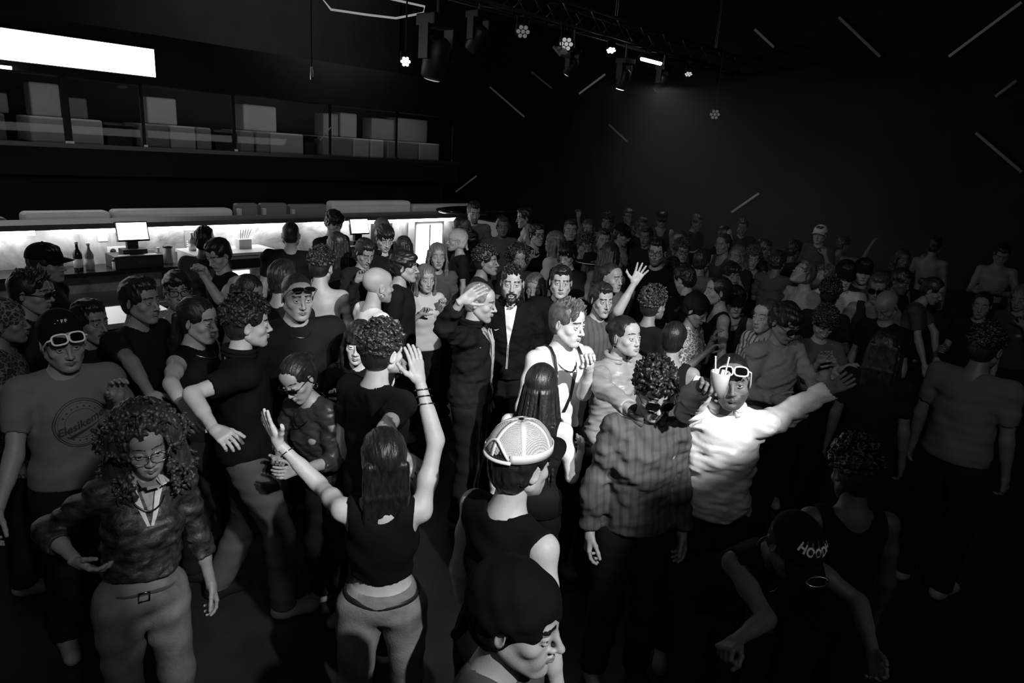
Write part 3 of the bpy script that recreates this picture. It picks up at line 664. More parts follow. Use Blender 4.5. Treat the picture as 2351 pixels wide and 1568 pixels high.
_hair = {}
def hair_cap(F, th=.010, back=-.075, side=-.02, front=.056, wide=1.0):
    """scalp volume with a hairline: raised by th"""
    F.ell((0, -.016, .036), (.075 * wide + th, .096 + th, .087 + th), k=0)
    F.ell((0, -.040, -.020), (.066 + th * .7, .062 + th * .6, .062 + th), k=.02)
    F.ell((0, .075, front - .115), (.066, .068, .112), k=.01, op='s')
    for s in (-1, 1):
        F.ell((s * .085, .004, -.022), (.020, .026, .038), k=.008, op='s')
        F.ell((s * .075, .052, -.055), (.030, .050, .060), k=.008, op='s')
    F.cut((0, 0, back), (0, .25, -1))
def hair_template(style, seed=0):
    key = (style, seed)
    if key in _hair: return _hair[key]
    rs = random.Random(seed * 77 + len(style)); h = .0042
    if style == 'buzz':
        F = Field((-.1, -.13, -.12), (.1, .12, .15), h); hair_cap(F, .0035); F.wrinkle(.0006, 400, seed)
    elif style == 'short':
        F = Field((-.12, -.14, -.12), (.12, .13, .17), h); hair_cap(F, .009)
        F.ell((0, .018, .095), (.062, .075, .036), k=.02); F.wrinkle(.0035, 150, seed + 3, (1.6, .8, .8))
    elif style == 'fringe':
        F = Field((-.12, -.14, -.12), (.12, .14, .17), h); hair_cap(F, .013, front=.045)
        F.ell((0, .045, .075), (.070, .060, .040), k=.02); F.wrinkle(.005, 130, seed + 5, (1.8, .7, .7))
    elif style == 'quiff':
        F = Field((-.13, -.14, -.12), (.13, .16, .20), h); hair_cap(F, .006)
        for i in range(120):
            x = rs.uniform(-.060, .060); y = rs.uniform(-.075, .075); z = .036 + .088 * math.sqrt(max(.05, 1 - (x / .08) ** 2 - ((y + .016) / .105) ** 2))
            F.cap((x, y, z - .01), (x * 1.1 + rs.uniform(-.012, .012), y + rs.uniform(.006, .026), z + rs.uniform(.008, .024) + .008 * (y > 0)), .0095, .0032, k=.005)
    elif style == 'curly':
        F = Field((-.14, -.15, -.12), (.14, .15, .21), h); hair_cap(F, .008)
        F.ell((0, -.010, .060), (.078, .092, .082), k=.02); F.ell((0, .085, -.035), (.070, .060, .092), k=.01, op='s')
        for i in range(520):
            a = rs.uniform(0, 2 * PI); e = math.asin(rs.uniform(-.62, 1)); x = math.cos(a) * math.cos(e); y = math.sin(a) * math.cos(e); z = math.sin(e)
            r = rs.uniform(1.0, 1.14 + .12 * z)
            p = Vector((x * .084 * r, -.012 + y * .104 * r, .042 + z * .098 * r))
            if p.z < .055 and p.y > .045: continue
            if p.z < .02 and p.y > -.035: continue
            if p.z < .0: p.x *= .88; p.y *= .93
            q_ = rs.uniform(.0055, .0105); F.cap(p, p + Vector((rs.uniform(-.012, .012), rs.uniform(-.012, .012), rs.uniform(-.004, .012))), q_, q_ * .6, k=.003)
    elif style in ('bigcurl', 'afro'):
        big = style == 'bigcurl'
        F = Field((-.23, -.22, -.33 if big else -.13), (.23, .19, .23), .0048)
        F.ell((0, -.035, .045), (.108, .112, .105), k=0)
        if big:
            for s in (-1, 1): F.cap((s * .085, -.01, .03), (s * .125, .0, -.21), .052, .050, k=.03)
            F.cap((0, -.07, 0), (0, -.085, -.20), .085, .075, k=.03)
        F.ell((0, .085, -.035), (.060, .090, .098), k=.015, op='s')
        for i in range(1500 if big else 520):
            a = rs.uniform(0, 2 * PI); z = rs.uniform(-.27, .16) if big else rs.uniform(-.05, .16)
            R = .118 * math.sqrt(max(.02, 1 - ((z - .045) / .125) ** 2)) if z > .045 else (.135 + .03 * math.sin(z * 30) if big else .118)
            x = math.cos(a) * R * rs.uniform(.93, 1.12); y = -.03 + math.sin(a) * R * rs.uniform(.9, 1.1)
            if y > .03 and abs(x) < .066 and z < .085: continue
            q_ = rs.uniform(.006, .0105); p = Vector((x, y, z)); F.cap(p, p + Vector((rs.uniform(-.015, .015), rs.uniform(-.015, .015), rs.uniform(-.028, .004) if big else rs.uniform(-.01, .01))), q_, q_ * .6, k=.003)
    elif style in ('long', 'bangs', 'wavy'):
        F = Field((-.15, -.18, -.36), (.15, .15, .17), .005); hair_cap(F, .013, back=-.10, front=.07 if style != 'bangs' else .02)
        for s in (-1, 1):
            for i in range(9):
                y = -.075 + i * .0125
                w_ = .012 * math.sin(i * 2.1)
                pts = [(s * .078, y + .008, .04), (s * .092, y, -.04), (s * (.092 + w_), y - .004, -.14), (s * (.082 + w_ + (.015 if style == 'wavy' else 0)), y - .012 + w_, -.29 + rs.uniform(-.03, .03))]
                for j in range(3): F.cap(pts[j], pts[j + 1], .0125, .010 if j < 2 else .006, k=.006)
        for i in range(11):
            x = -.07 + i * .014
            F.cap((x, -.100, .03), (x * 1.1, -.112, -.12), .018, .015, k=.008); F.cap((x * 1.1, -.112, -.12), (x * 1.1, -.108, -.30 + rs.uniform(-.03, .03)), .015, .007, k=.008)
        if style == 'bangs':
            for i in range(13):
                x = -.060 + i * .010; yy = .092 - 7 * x * x; F.cap((x * .6, yy - .055, .118), (x * .85, yy - .012, .085), .013, .012, k=.008)
                F.cap((x * .85, yy - .012, .085), (x, yy + .006, .030), .0115, .007, k=.004)
        F.wrinkle(.0022, 190, seed, (1.5, 1.5, .12))
    elif style == 'slick':       # combed back and tied
        F = Field((-.12, -.19, -.13), (.12, .13, .17), h); hair_cap(F, .006, front=.072); F.ell((0, -.125, .03), (.032, .032, .036), k=.012)
        F.wrinkle(.0018, 260, seed, (1.5, .15, 1))
    elif style == 'backlong':    # combed back, falling behind the neck
        F = Field((-.13, -.18, -.30), (.13, .13, .17), .0045); hair_cap(F, .010, back=-.1, front=.068)
        for i in range(13):
            x = -.066 + i * .011
            F.cap((x, -.092, .02), (x * 1.1, -.100, -.10), .018, .016, k=.008); F.cap((x * 1.1, -.100, -.10), (x * 1.15, -.096, -.23 + rs.uniform(-.02, .02)), .016, .007, k=.008)
        F.wrinkle(.002, 210, seed, (1.5, .3, .2))
    elif style == 'braids':
        F = Field((-.20, -.22, -.52), (.20, .14, .17), .0048); hair_cap(F, .010, back=-.09, front=.07)
        for i in range(64):
            a = rad(rs.uniform(165, 375)) ; r = rs.uniform(.85, 1.0)
            x0, y0 = math.cos(a) * .078, -.016 + math.sin(a) * .098
            if y0 > .03: continue
            x1, y1 = math.cos(a) * .115 * r, -.02 + math.sin(a) * .14 * r; zb = rs.uniform(-.50, -.36)
            prev = Vector((x0 * .7, y0 * .7, .085)); p1 = Vector((x0 * 1.1, y0 * 1.1, .0)); p2 = Vector((x1, y1, -.16)); p3 = Vector((x1 * 1.15, y1 * 1.1, zb))
            F.cap(prev, p1, .007, k=.002); F.cap(p1, p2, .0068, k=.001)
            nseg = 12
            for j in range(nseg):
                A = p2.lerp(p3, j / nseg); F.ell(A, (.0075, .0075, .013), k=.001)
            F.cap(p2, p3, .005, .004, k=.001)
    elif style == 'wrap':        # cloth tied close over the head
        F = Field((-.13, -.17, -.14), (.13, .13, .17), h); hair_cap(F, .016, back=-.08, side=.0, front=.036)
        F.cap((0, -.10, -.03), (.02, -.13, -.10), .02, .012, k=.015); F.wrinkle(.0035, 90, seed, (.5, 1, 1.6))
    elif style == 'beanie':
        F = Field((-.13, -.15, -.08), (.13, .14, .19), h)
        F.ell((0, -.020, .045), (.090, .108, .102), k=0); F.cut((0, 0, .018), (0, -.18, -1)); F.wrinkle(.0025, 95, seed, (.4, .6, 1.5))
        F.cut((0, .2, .018), (0, .0, -1)) if False else None
    elif style == 'beard':
        F = Field((-.10, -.03, -.17), (.10, .14, .0), .0038)
        for s in (-1, 1):
            F.cap((s * .062, .008, -.042), (s * .052, .028, -.082), .014, .016, k=.012); F.cap((s * .050, .028, -.082), (s * .012, .080, -.112), .018, .020, k=.015)
            F.cap((s * .004, .104, -.056), (s * .029, .086, -.068), .0058, .0055, k=.006); F.cap((s * .029, .086, -.068), (s * .024, .080, -.092), .008, .012, k=.01)
        F.ell((0, .082, -.112), (.024, .020, .022), k=.012); F.wrinkle(.002, 330, seed)
    elif style == 'moustache':
        F = Field((-.05, .05, -.09), (.05, .14, -.03), .003)
        for s in (-1, 1): F.cap((s * .003, .106, -.0555), (s * .030, .088, -.068), .0058, .0035, k=.004)
        F.wrinkle(.001, 500, seed)
    P, Q = F.mesh()
    _hair[key] = (P, Q)
    return _hair[key]
_hm = {}
def hair_data(style, seed, m):
    key = (style, seed, m.name)
    if key not in _hm: _hm[key] = np_mesh(style, *hair_template(style, seed), [m])
    return _hm[key]

# headwear and glasses in head coordinates
def cap_parts(parent, Mh, m, brim_m=None, backwards=False, tilt=0, text=None, lift=0.0):
    R = Mh @ Matrix.Translation((0, -.012, .030 + lift)) @ Matrix.Rotation(PI if backwards else 0, 4, 'Z') @ Matrix.Rotation(rad(tilt), 4, 'X')
    prof = 14; seg = 36; V = []; Fc = []
    for i in range(prof + 1):
        e = i / prof * PI / 2
        for k in range(seg):
            a = 2 * PI * k / seg
            V.append(Vector((.0905 * math.cos(e) ** .8 * math.cos(a), .112 * math.cos(e) ** .8 * math.sin(a), .012 + .098 * math.sin(e) ** 1.05)))
    for i in range(prof):
        for k in range(seg): l = (k + 1) % seg; Fc.append((i * seg + k, i * seg + l, (i + 1) * seg + l, (i + 1) * seg + k))
    b = MB(); b.v = [R @ v for v in V]; b.f = Fc
    o = b.obj('cap_crown', m, parent, smooth=True); sm = o.modifiers.new('thickness', 'SOLIDIFY'); sm.thickness = .003; sm.offset = 0
    bb = MB(); bb.lathe([(.001, .111), (.007, .112), (.007, .116), (.001, .118)], 10, R); bb.obj('cap_button', brim_m or m, o, smooth=True)
    V = []; Fc = []
    for i in range(9):
        t = i / 8
        for k in range(17):
            a = rad(-62 + 124 * k / 16); x = .0895 * math.sin(a); y = .109 * math.cos(a)
            L = .078 * math.cos(a * .98) ** .7 if abs(a) < 1.55 else 0
            V.append(Vector((x * (1 + .04 * t), y + L * t, .014 - .012 * t - 2.6 * x * x * (.4 + t))))
    for i in range(8):
        for k in range(16): n = i * 17 + k; Fc.append((n, n + 1, n + 18, n + 17))
    c = MB(); c.v = [R @ v for v in V]; c.f = Fc
    p = c.obj('cap_brim', brim_m or m, parent, smooth=True); sm = p.modifiers.new('thickness', 'SOLIDIFY'); sm.thickness = .004; sm.offset = 0
    return o, p, R

def rim(cx, cz, w_, hh, y, n=22, sq=3.0, curve=2.2, nose=1):
    pts = []
    for i in range(n):
        a = 2 * PI * i / n; c, s = math.cos(a), math.sin(a)
        x = cx + w_ * math.copysign(abs(c) ** (2 / sq), c); z = cz + hh * math.copysign(abs(s) ** (2 / sq), s)
        pts.append(Vector((x, y - curve * x * x, z)))
    return pts
def glasses(parent, Mh, fm, lm, kind='square', up=0.0, thick=.0022):
    """two rims, a bridge, two temples; up lifts them to the forehead"""
    R = Mh @ (Matrix.Translation((0, .112, .072)) @ Matrix.Rotation(rad(38), 4, 'X') @ Matrix.Translation((0, -.105, 0)) if up else Matrix.Identity(4))
    y = .1085; w_, hh = (.0265, .0185)
    if kind == 'narrow': w_, hh = .029, .0125
    if kind == 'big': w_, hh = .0295, .023
    b = MB()
    for s in (-1, 1): b.tube([R @ p for p in rim(s * .0325, -.002, w_, hh, y)], thick, 6, closed=True)
    b.tube([R @ Vector((x, y + .001, .004)) for x in (-.008, 0, .008)], thick * 1.1, 6)
    o = b.obj('glasses', fm, parent, smooth=True)
    for s in (-1, 1):
        t = MB(); t.tube([R @ Vector(p) for p in ((s * (.0325 + w_ - .001), y - .006, .003), (s * .076, y - .022, .003), (s * .083, -.01, .003), (s * .080, -.035, -.016))], thick * .9, 6)
        t.obj('temple', fm, o, smooth=True)
        if lm:
            l = MB(); ps = [R @ p for p in rim(s * .0325, -.002, w_, hh, y)]; l.v = ps; l.f = [tuple(range(len(ps)))]
            lo = l.obj('lens', lm, o); sm = lo.modifiers.new('thickness', 'SOLIDIFY'); sm.thickness = .0015
    return o

# ------------------------------------------------------------------ a person
def dirmat(d, thumb):
    """frame with +Y along d and +X towards thumb"""
    y = Vector(d).normalized(); x = Vector(thumb) - y * Vector(thumb).dot(y)
    if x.length < 1e-3: x = Vector((1, 0, 0)) - y * y.x
    x.normalize(); z = x.cross(y)
    return Matrix((x, y, z)).transposed()
ARM = {  # presets for the right arm, (upper arm, forearm) in body axes: x outwards, y forwards, z up
    'down': ((.20, -.03, -1), (.10, .25, -1)), 'bent': ((.22, .1, -1), (.0, .95, .15)), 'belly': ((.30, .15, -1), (-.75, .65, .05)),
    'up': ((.40, .25, .9), (.05, .2, 1)), 'halfup': ((.65, .55, .1), (.0, .35, 1)), 'forward': ((.15, .95, -.1), (0, 1, .15)),
    'chin': ((.25, .35, -1), (-.35, .35, 1)), 'side': ((1, .1, -.2), (.9, .3, .3)), 'pray': ((.25, .3, -1), (-.5, .6, .75))}
PEOPLE = []
def person(label, px, py, zh, face, head=(0, 0, 0), var='m1', skin=.42, hair='short', hv=.02, hseed=0, top='tee', tv=.02, tkind='plain',
           bot='trousers', bv=.02, bkind='plain', arms=('down', 'down'), hands=('relaxed', 'relaxed'), thumbs=(None, None), lean=(0, 0), build=1.0, hem=.93,
           acc=(), lod=0, group=None, beard=None, stance=0.0, at=None, off=.012, sleeve=None, eyes=True, capm=None):
    zh -= .08
    rs = random.Random(int(px * 7 + py * 13)); S = zh / 1.625
    P = Vector(at) if at else on_z(px, py, zh)
    toc = Vector((-P.x, -P.y, 0)).normalized(); rgt = Vector((0, 0, 1)).cross(-toc) * -1
    rgt = Vector((-toc.y, toc.x, 0))        # screen right seen from the camera
    if rgt.dot(CR) < 0: rgt = -rgt
    f = toc * math.cos(rad(face)) + rgt * math.sin(rad(face))
    yaw = math.atan2(f.y, f.x) - PI / 2
    Rz = Matrix.Rotation(yaw, 3, 'Z')
    fc = max(0.0, math.cos(rad(face)))
    if not at and fc > 0:                    # the pixel names the bridge of the nose, so step back to the middle of the head
        P = on_z(px, py, zh - .085 * math.sin(rad(head[1])) * fc) - f * (.085 * fc * math.cos(rad(head[1]))); P.z = zh
    # torso frame
    T = Euler((rad(-lean[0]), rad(lean[1]), 0)).to_matrix()
    pel = Vector((0, 0, .93))
    def tp(x, y, z): return pel + T @ (Vector((x, y, z)) - pel)
    hc = tp(0, .015, 1.50) + (T @ Vector((0, .012, .125)) * .5 + Vector((0, .018, .125)) * .5)
    lz = hc.z                                        # scale so that the head comes out at zh
    S = zh / lz if abs(lean[0]) < 30 else 1.0
    base = P - Rz @ (hc * S); base.z = 0
    if abs(lean[0]) >= 30: S = zh / lz; base = P - Rz @ (hc * S); base.z = 0
    inv = Rz.inverted()
    def loc(wp): return (inv @ (Vector(wp) - base)) / S
    bw = build
    sh = [tp(s * (.150 if var[0] == 'f' else .166) * bw, -.008, 1.412) for s in (-1, 1)]
    shoulders = sh
    camL = loc(CAMP)
    def solve(j, spec, L):
        """point at distance L from joint j seen at a pixel; sign picks the nearer or farther one"""
        x, y, sg = spec
        d = (inv @ ray(x, y)).normalized(); oc = camL - j
        b_ = oc.dot(d); c_ = oc.dot(oc) - L * L; D_ = b_ * b_ - c_
        if D_ < 0:
            q = camL + d * (-b_); return j + (q - j).normalized() * L
        t = -b_ + (math.sqrt(D_) if sg > 0 else -math.sqrt(D_)); return camL + d * t
    J = []
    for i, s in enumerate((-1, 1)):
        a = arms[i]; ua, fa = .275, .245
        if isinstance(a, str):
            U, Fo = ARM[a]; U = Vector((U[0] * s, U[1], U[2])).normalized(); Fo = Vector((Fo[0] * s, Fo[1], Fo[2])).normalized()
            el = sh[i] + U * ua; wr = el + Fo * fa; hd = Fo
        else:
            el = solve(sh[i], a[0], ua) if len(a[0]) == 3 and abs(a[0][0]) > 3 else sh[i] + Vector(a[0][:3]).normalized() * ua
            wr = solve(el, a[1], fa); hd = (wr - el).normalized()
            if len(a) > 2: hp = solve(wr, a[2], .17); hd = (hp - wr).normalized()
        J.append((el, wr, hd))
    # legs
    hip = [Vector((s * .088, 0, .90)) for s in (-1, 1)]
    kn = [Vector((s * (.105 + .02 * stance), .03 + (.10 * stance if s > 0 else -.02 * stance), .49)) for s in (-1, 1)]
    an = [Vector((s * (.115 + .04 * stance), -.02 + (.16 * stance if s > 0 else -.14 * stance), .085)) for s in (-1, 1)]
    if abs(lean[0]) > 30: sq = .14; hip = [h_ + Vector((0, -.06, 0)) for h_ in hip]
    fem = var[0] == 'f'; r = (.92 if fem else 1.0) * bw
    def torso(F, o=0.0, soft=False):
        Rm = T
        F.ell(tp(0, -.005, .955), (.150 * (1.04 if fem else .98) * (.6 + .4 * bw), .108, .105), Rm, k=.0, off=o)
        F.ell(tp(0, .002, 1.09), (.128 * r, .094 * r, .12), Rm, k=.06, off=o)
        F.ell(tp(0, .0, 1.25), (.150 * r, .108 * r, .145), Rm, k=.06, off=o)
        F.ell(tp(0, -.012, 1.36), (.158 * r, .092 * r, .085), Rm, k=.05, off=o)
        if soft:
            if fem:
                for s in (-1, 1): F.ell(tp(s * .060, .060, 1.262), (.058, .050, .056), Rm, k=.06, off=o - .004)
            else: F.ell(tp(0, .040, 1.29), (.125, .062, .10), Rm, k=.06, off=o)
            F.ell(tp(0, .0, 1.15), (.138 * r, .100 * r, .15), Rm, k=.06, off=o)
        elif fem:
            for s in (-1, 1): F.ell(tp(s * .066, .078, 1.265), (.054, .044, .050), Rm, k=.03, off=o)
        else:
            for s in (-1, 1): F.ell(tp(s * .068, .060, 1.315), (.070, .036, .052), Rm, k=.03, off=o)
        for i in (0, 1):
            F.cap(tp(0, -.02, 1.435), sh[i], .046, .049 * r, k=.04, off=o)
    def arm(F, i, o=0.0, upto=2.0, loose=0.0):
        el, wr, hd = J[i]
        a, b = sh[i], el
        m_ = .90 if fem else 1.0
        t = min(1, upto); F.cap(a, a.lerp(b, t), .047 * m_ * r, (.047 + (.035 - .047) * t) * m_, k=.03, off=o + loose * .4)
        if upto > .5: F.ell(a.lerp(b, .45), (.041 * m_,) * 3, k=.03, off=o)
        if upto > 1:
            t = upto - 1; F.cap(b, b.lerp(wr, t), .035 * m_, (.035 - .010 * t) * m_, k=.02, off=o + loose)
            F.cap(b.lerp(wr, .1), b.lerp(wr, min(.5, t)), .037 * m_, .031 * m_, k=.02, off=o + loose)
    def legs(F, o=0.0, loose=0.0):
        for i in (0, 1):
            F.cap(hip[i], kn[i], .088 * (.6 + .4 * bw), .056, k=.03, off=o + loose * .5)
            F.cap(kn[i], an[i], .054, .037, k=.03, off=o + loose)
            if not loose: F.ell(kn[i].lerp(an[i], .3) + Vector((0, -.015, 0)), (.052, .056, .10), k=.03, off=o)
    pts = [hc, hc, tp(0, 0, 1.4), Vector((0, 0, 0))] + sh + [j[0] for j in J] + [j[1] for j in J] + kn + an
    lo = Vector([min(p[i] for p in pts) for i in range(3)]) - Vector((.18, .19, 0)); hi = Vector([max(p[i] for p in pts) for i in range(3)]) + Vector((.18, .19, .1))
    lo.z = -.0
    hs = (.0115, .015, .02)[lod]
    # --- body: torso, neck, limbs, feet
    F = Field(lo, hi, hs)
    torso(F, -.003)
    nb = tp(0, -.018, 1.44); nt_ = hc + (Vector((0, -.022, -.055)))
    F.cap(nb, nt_, .058 * (.86 if fem else 1) * (.5 + .5 * bw), .050 * (.84 if fem else 1), k=.045)
    for i in (0, 1): arm(F, i)
    legs(F)
    for i, s in enumerate((-1, 1)):
        F.cap(an[i] + Vector((0, -.02, -.045)), an[i] + Vector((s * .02, .14, -.055)), .034, .030, k=.03)
    Pb, Qb = F.mesh(); parts = [(Pb, Qb, np.zeros(len(Qb), int))]
    # --- head
    He = Euler((rad(head[1]), 0, 0)).to_matrix(); Hm = Matrix.Rotation(rad(-head[0]), 3, 'Z') @ Euler((rad(-head[1]), rad(head[2]), 0)).to_matrix()
    Hp, Hq, Hi = head_template(var, (.0036, .0055, .0075)[lod])
    hscale = 1.0 / S * (1.0 if not fem else .96) * (1.0 + (S - 1) * .5)
    Hm4 = Matrix.Translation(hc) @ Hm.to_4x4() @ Matrix.Scale(hscale, 4)
    A = np.array(Hm4, dtype=np.float32)
    parts.append((Hp @ A[:3, :3].T + A[:3, 3], Hq, Hi))
    # --- hands
    if lod < 2 or isinstance(arms[0], tuple) or isinstance(arms[1], tuple) or 1:
        for i, s in enumerate((-1, 1)):
            el, wr, hd = J[i]
            th = thumbs[i]
            if th is None: th = Vector((0, .9, .3)) if hd.z < .3 else Vector((-s, .2, 0))
            else: th = inv @ (rgt * th[0] + Vector((0, 0, th[1])) - toc * th[2])
            Mx = dirmat(hd, th)
            Pn, Qn, In = hand_template(hands[i], (.0032, .0045, .006)[lod])
            Pn = Pn.copy()
            flip = (s < 0)                  # template is a left hand seen from its back: mirror for the right one
            if flip: pass
            Pn = Pn * (.93 if fem else 1.0)
            Pn[:, 2] *= (1 if flip else -1) * 1.0
            Qn2 = Qn if flip else Qn[:, ::-1]
            a_ = np.array(Mx, dtype=np.float32); parts.append((Pn @ a_.T + np.array(wr, dtype=np.float32), Qn2, In))
    n = 0; VP = []; VQ = []; VI = []
    for p, q, i_ in parts: VP.append(p); VQ.append(q + n); VI.append(i_); n += len(p)
    VP = np.concatenate(VP) * S; VQ = np.concatenate(VQ); VI = np.concatenate(VI)
    sk = skin_mat(skin)
    stub = sk if not (beard == 'stubble') else skin_mat(round(skin * .45, 3))
    bm_ = hair_mat(min(hv, .06)) if hair != 'bald' else skin_mat(round(skin * .6, 3))
    mats = [sk, mat('eye_white', .42, .3), mat('iris', .015, .15), skin_mat(round(skin * .62, 3)), bm_, stub]
    body = link('person', np_mesh('person', VP, VQ, mats, VI), None, base, (0, 0, yaw))
    tag(body, label, 'person', group)
    def child(name, F, m, sm=True):
        p, q = F.mesh()
        if not len(q): return None
        return link(name, np_mesh(name, p * S, q, [m]), body)
    # --- clothes
    cm = cloth_mat(tv, tkind)
    SL = {'tee': .62, 'polo': .62, 'shirt': .75, 'tank': 0, 'jacket': 1.93, 'long': 1.93, 'crop': 0, 'hoodie': 1.93, 'vest': 0}.get(top, 0)
    if sleeve is not None: SL = sleeve
    ch = None
    if top != 'bare':
        F = Field(lo, hi, hs * .85)
        o = off + (.004 if top in ('jacket', 'hoodie') else 0)
        torso(F, o, soft=top not in ('tank', 'crop', 'vest'))
        if top in ('tee', 'polo', 'shirt', 'long', 'jacket', 'hoodie'):
            F.ell(tp(0, 0, 1.02), (.150 * r, .112 * r, .12), T, k=.05, off=o)      # cloth hangs straight from the chest
        if SL > 0:
            for i in (0, 1): arm(F, i, o, SL, .009 if top in ('jacket', 'hoodie') else .004)
        if hem < 1.0 and top not in ('tank', 'crop', 'vest') or hem < .95: F.ell(tp(0, -.004, .955), (.156 * (1.04 if fem else .98) * (.6 + .4 * bw), .114, .11), T, k=.04, off=o + .016)
        if top in ('jacket', 'hoodie', 'long', 'shirt'): F.wrinkle(.006, 95, rs.randint(0, 999), (.5, .6, 1.5))
        F.wrinkle(.006 if top not in ('jacket', 'hoodie') else .010, 38, rs.randint(0, 999), (.7, .7, 1.3))
        zc = {'tank': 1.475, 'crop': 1.475, 'vest': 1.49}.get(top, 1.50)
        F.cap(tp(0, -.012, 1.47), hc, .062 if top not in ('tank', 'crop') else .088, .06, k=.01, op='s')
        if top in ('tank', 'crop'):
            F.ell(tp(0, .10, 1.46), (.075, .10, .11), T, k=.01, op='s')
            F.ell(tp(0, -.12, 1.47), (.08, .07, .07), T, k=.01, op='s')
            for i, s in enumerate((-1, 1)):
                F.ell(tp(s * .205 * r, 0, 1.40), (.072, .16, .125), T, k=.01, op='s')
        if top == 'vest':
            for i, s in enumerate((-1, 1)): F.ell(tp(s * .225 * r, 0, 1.39), (.062, .16, .12), T, k=.01, op='s')
        if top == 'polo' or top == 'vneck': F.ell(tp(0, .115, 1.45), (.022, .06, .07), T, k=.008, op='s')
        hz = hem if top != 'crop' else max(hem, 1.04)
        F.cut(tp(0, 0, hz), T @ Vector((0, 0, -1)))
        if SL > 0:
            for i in (0, 1):
                el, wr, hd = J[i]
                if SL <= 1: e_ = sh[i].lerp(el, SL); dd = (el - sh[i]).normalized()
                else: e_ = el.lerp(wr, SL - 1); dd = (wr - el).normalized()
                F.cap(e_ + dd * .062, e_ + dd * .065, .060, k=.0, op='s')
                if SL <= 1: F.cap(e_ + dd * .07, e_ + dd * .16, .068, k=0, op='s')
        nm = {'tee': 'tshirt', 'polo': 'polo_shirt', 'shirt': 'shirt', 'tank': 'tank_top', 'crop': 'crop_top', 'jacket': 'jacket', 'hoodie': 'hoodie', 'long': 'sweater', 'vest': 'vest'}[top]
        ch = child(nm, F, cm)
        if ch and top in ('jacket', 'hoodie', 'polo'):       # collar
            b = MB(); 
            for k_ in (0, 1):
                pts_ = []
                for j in range(15):
                    a = rad(-150 + 300 * j / 14) - PI / 2 + PI
                    pts_.append(Vector((.080 * math.cos(a), -.012 + .074 * math.sin(a), 0)))
                b.tube([(tp(p.x, -p.y - .02, 1.482 + (.016 if k_ else -.004) + .10 * p.y)) * S for p in [Vector((q.x, q.y, 0)) for q in pts_]], .015, 8)
            b.obj('collar', cm, ch, smooth=True)
    if bot:
        F = Field((lo.x, lo.y, 0), (hi.x, hi.y, 1.12), hs)
        Rm = T
        pm = cloth_mat(bv, bkind)
        lo_ = .012 if bot == 'trousers' else .008
        F.ell(Vector((0, -.005, .945)), (.150 * (1.04 if fem else .98) * (.6 + .4 * bw), .108, .105), k=0, off=.010 if hem > .8 else .010)
        F.ell(tp(0, -.002, .99), (.132 * r, .098, .08), Rm, k=.04, off=.008)
        legs(F, .012, .020 if bot == 'trousers' else .006)
        F.wrinkle(.005, 26, rs.randint(0, 999), (.6, .6, 1.8))
        F.cut(tp(0, 0, 1.035), T @ Vector((0, 0, 1)))
        F.cut((0, 0, .07 if bot != 'shorts' else .52), (0, 0, -1))
        child({'trousers': 'trousers', 'jeans': 'jeans', 'shorts': 'shorts'}[bot], F, pm)
    for i, s in enumerate((-1, 1)):
        F = Field(an[i] + Vector((-.08, -.12, -.09)), an[i] + Vector((.08, .24, .06)), .009 if lod < 2 else .014)
        F.cap(an[i] + Vector((0, -.03, -.040)), an[i] + Vector((s * .02, .145, -.045)), .043, .040, k=.02); F.cap(an[i], an[i] + Vector((0, 0, -.05)), .045, k=.02)
        F.cut((0, 0, .004), (0, 0, -1)); child('shoe', F, cloth_mat(.25 if rs.random() < .4 else .02))
    # --- hair, beard, headwear
    Mh = Matrix.Scale(S, 4) @ Hm4
    def headobj(name, style, m, seed=hseed):
        o_ = link(name, hair_data(style, seed, m), body); o_.matrix_local = Mh; return o_
    if hair not in ('bald', None):
        if hair == 'wrap': headobj('headscarf', hair, cloth_mat(*( (hv, 'paisley') if 'paisley' in acc else (hv, 'plain'))))
        elif hair == 'beanie': headobj('beanie', hair, cloth_mat(hv))
        else: headobj('hair', hair, hair_mat(hv))
    if beard in ('beard', 'moustache'): headobj(beard, beard, hair_mat(.015))
    dark = mat('black_plastic', .008, .2); steel = mat('steel_wire', .35, .25, metal=1)
    for a in acc:
        if a == 'sunglasses': glasses(body, Mh, dark, mat('dark_lens', .004, .06), 'big')
        elif a == 'narrow_sunglasses': glasses(body, Mh, dark, mat('dark_lens', .004, .06), 'narrow', thick=.0028)
        elif a == 'sunglasses_up': glasses(body, Mh, dark, mat('dark_lens', .004, .06), 'narrow', up=1)
        elif a == 'glasses': glasses(body, Mh, dark, None, 'square')
        elif a == 'wire_glasses': glasses(body, Mh, steel, None, 'big', thick=.0013)
        elif a == 'white_glasses_up': glasses(body, Mh, mat('white_plastic', .9, .35), mat('dark_lens', .004, .06), 'big', up=1, thick=.0038)
        elif a == 'cap': cap_parts(body, Mh, capm or cloth_mat(.012))
        elif a == 'backcap': cap_parts(body, Mh, capm or cloth_mat(.012), backwards=True)
        elif a == 'whitecap': cap_parts(body, Mh, cloth_mat(.6))
        elif a == 'hat':
            b = MB(); b.lathe([(.175, -.004), (.17, .004), (.10, .010), (.095, .06), (.085, .095), (.04, .105), (.001, .10)], 32, Mh @ Matrix.Translation((0, -.012, .055))); b.obj('brimmed_hat', cloth_mat(.012), body, smooth=True)
            c = MB(); c.tube([Mh @ Matrix.Translation((0, -.012, .055)) @ Vector((.176 * math.cos(q * PI / 16), .176 * math.sin(q * PI / 16), .0)) for q in range(32)], .0035, 6, closed=True); c.obj('hat_trim', mat('pale_trim', .8, .4), body, smooth=True)
        elif a == 'earring':
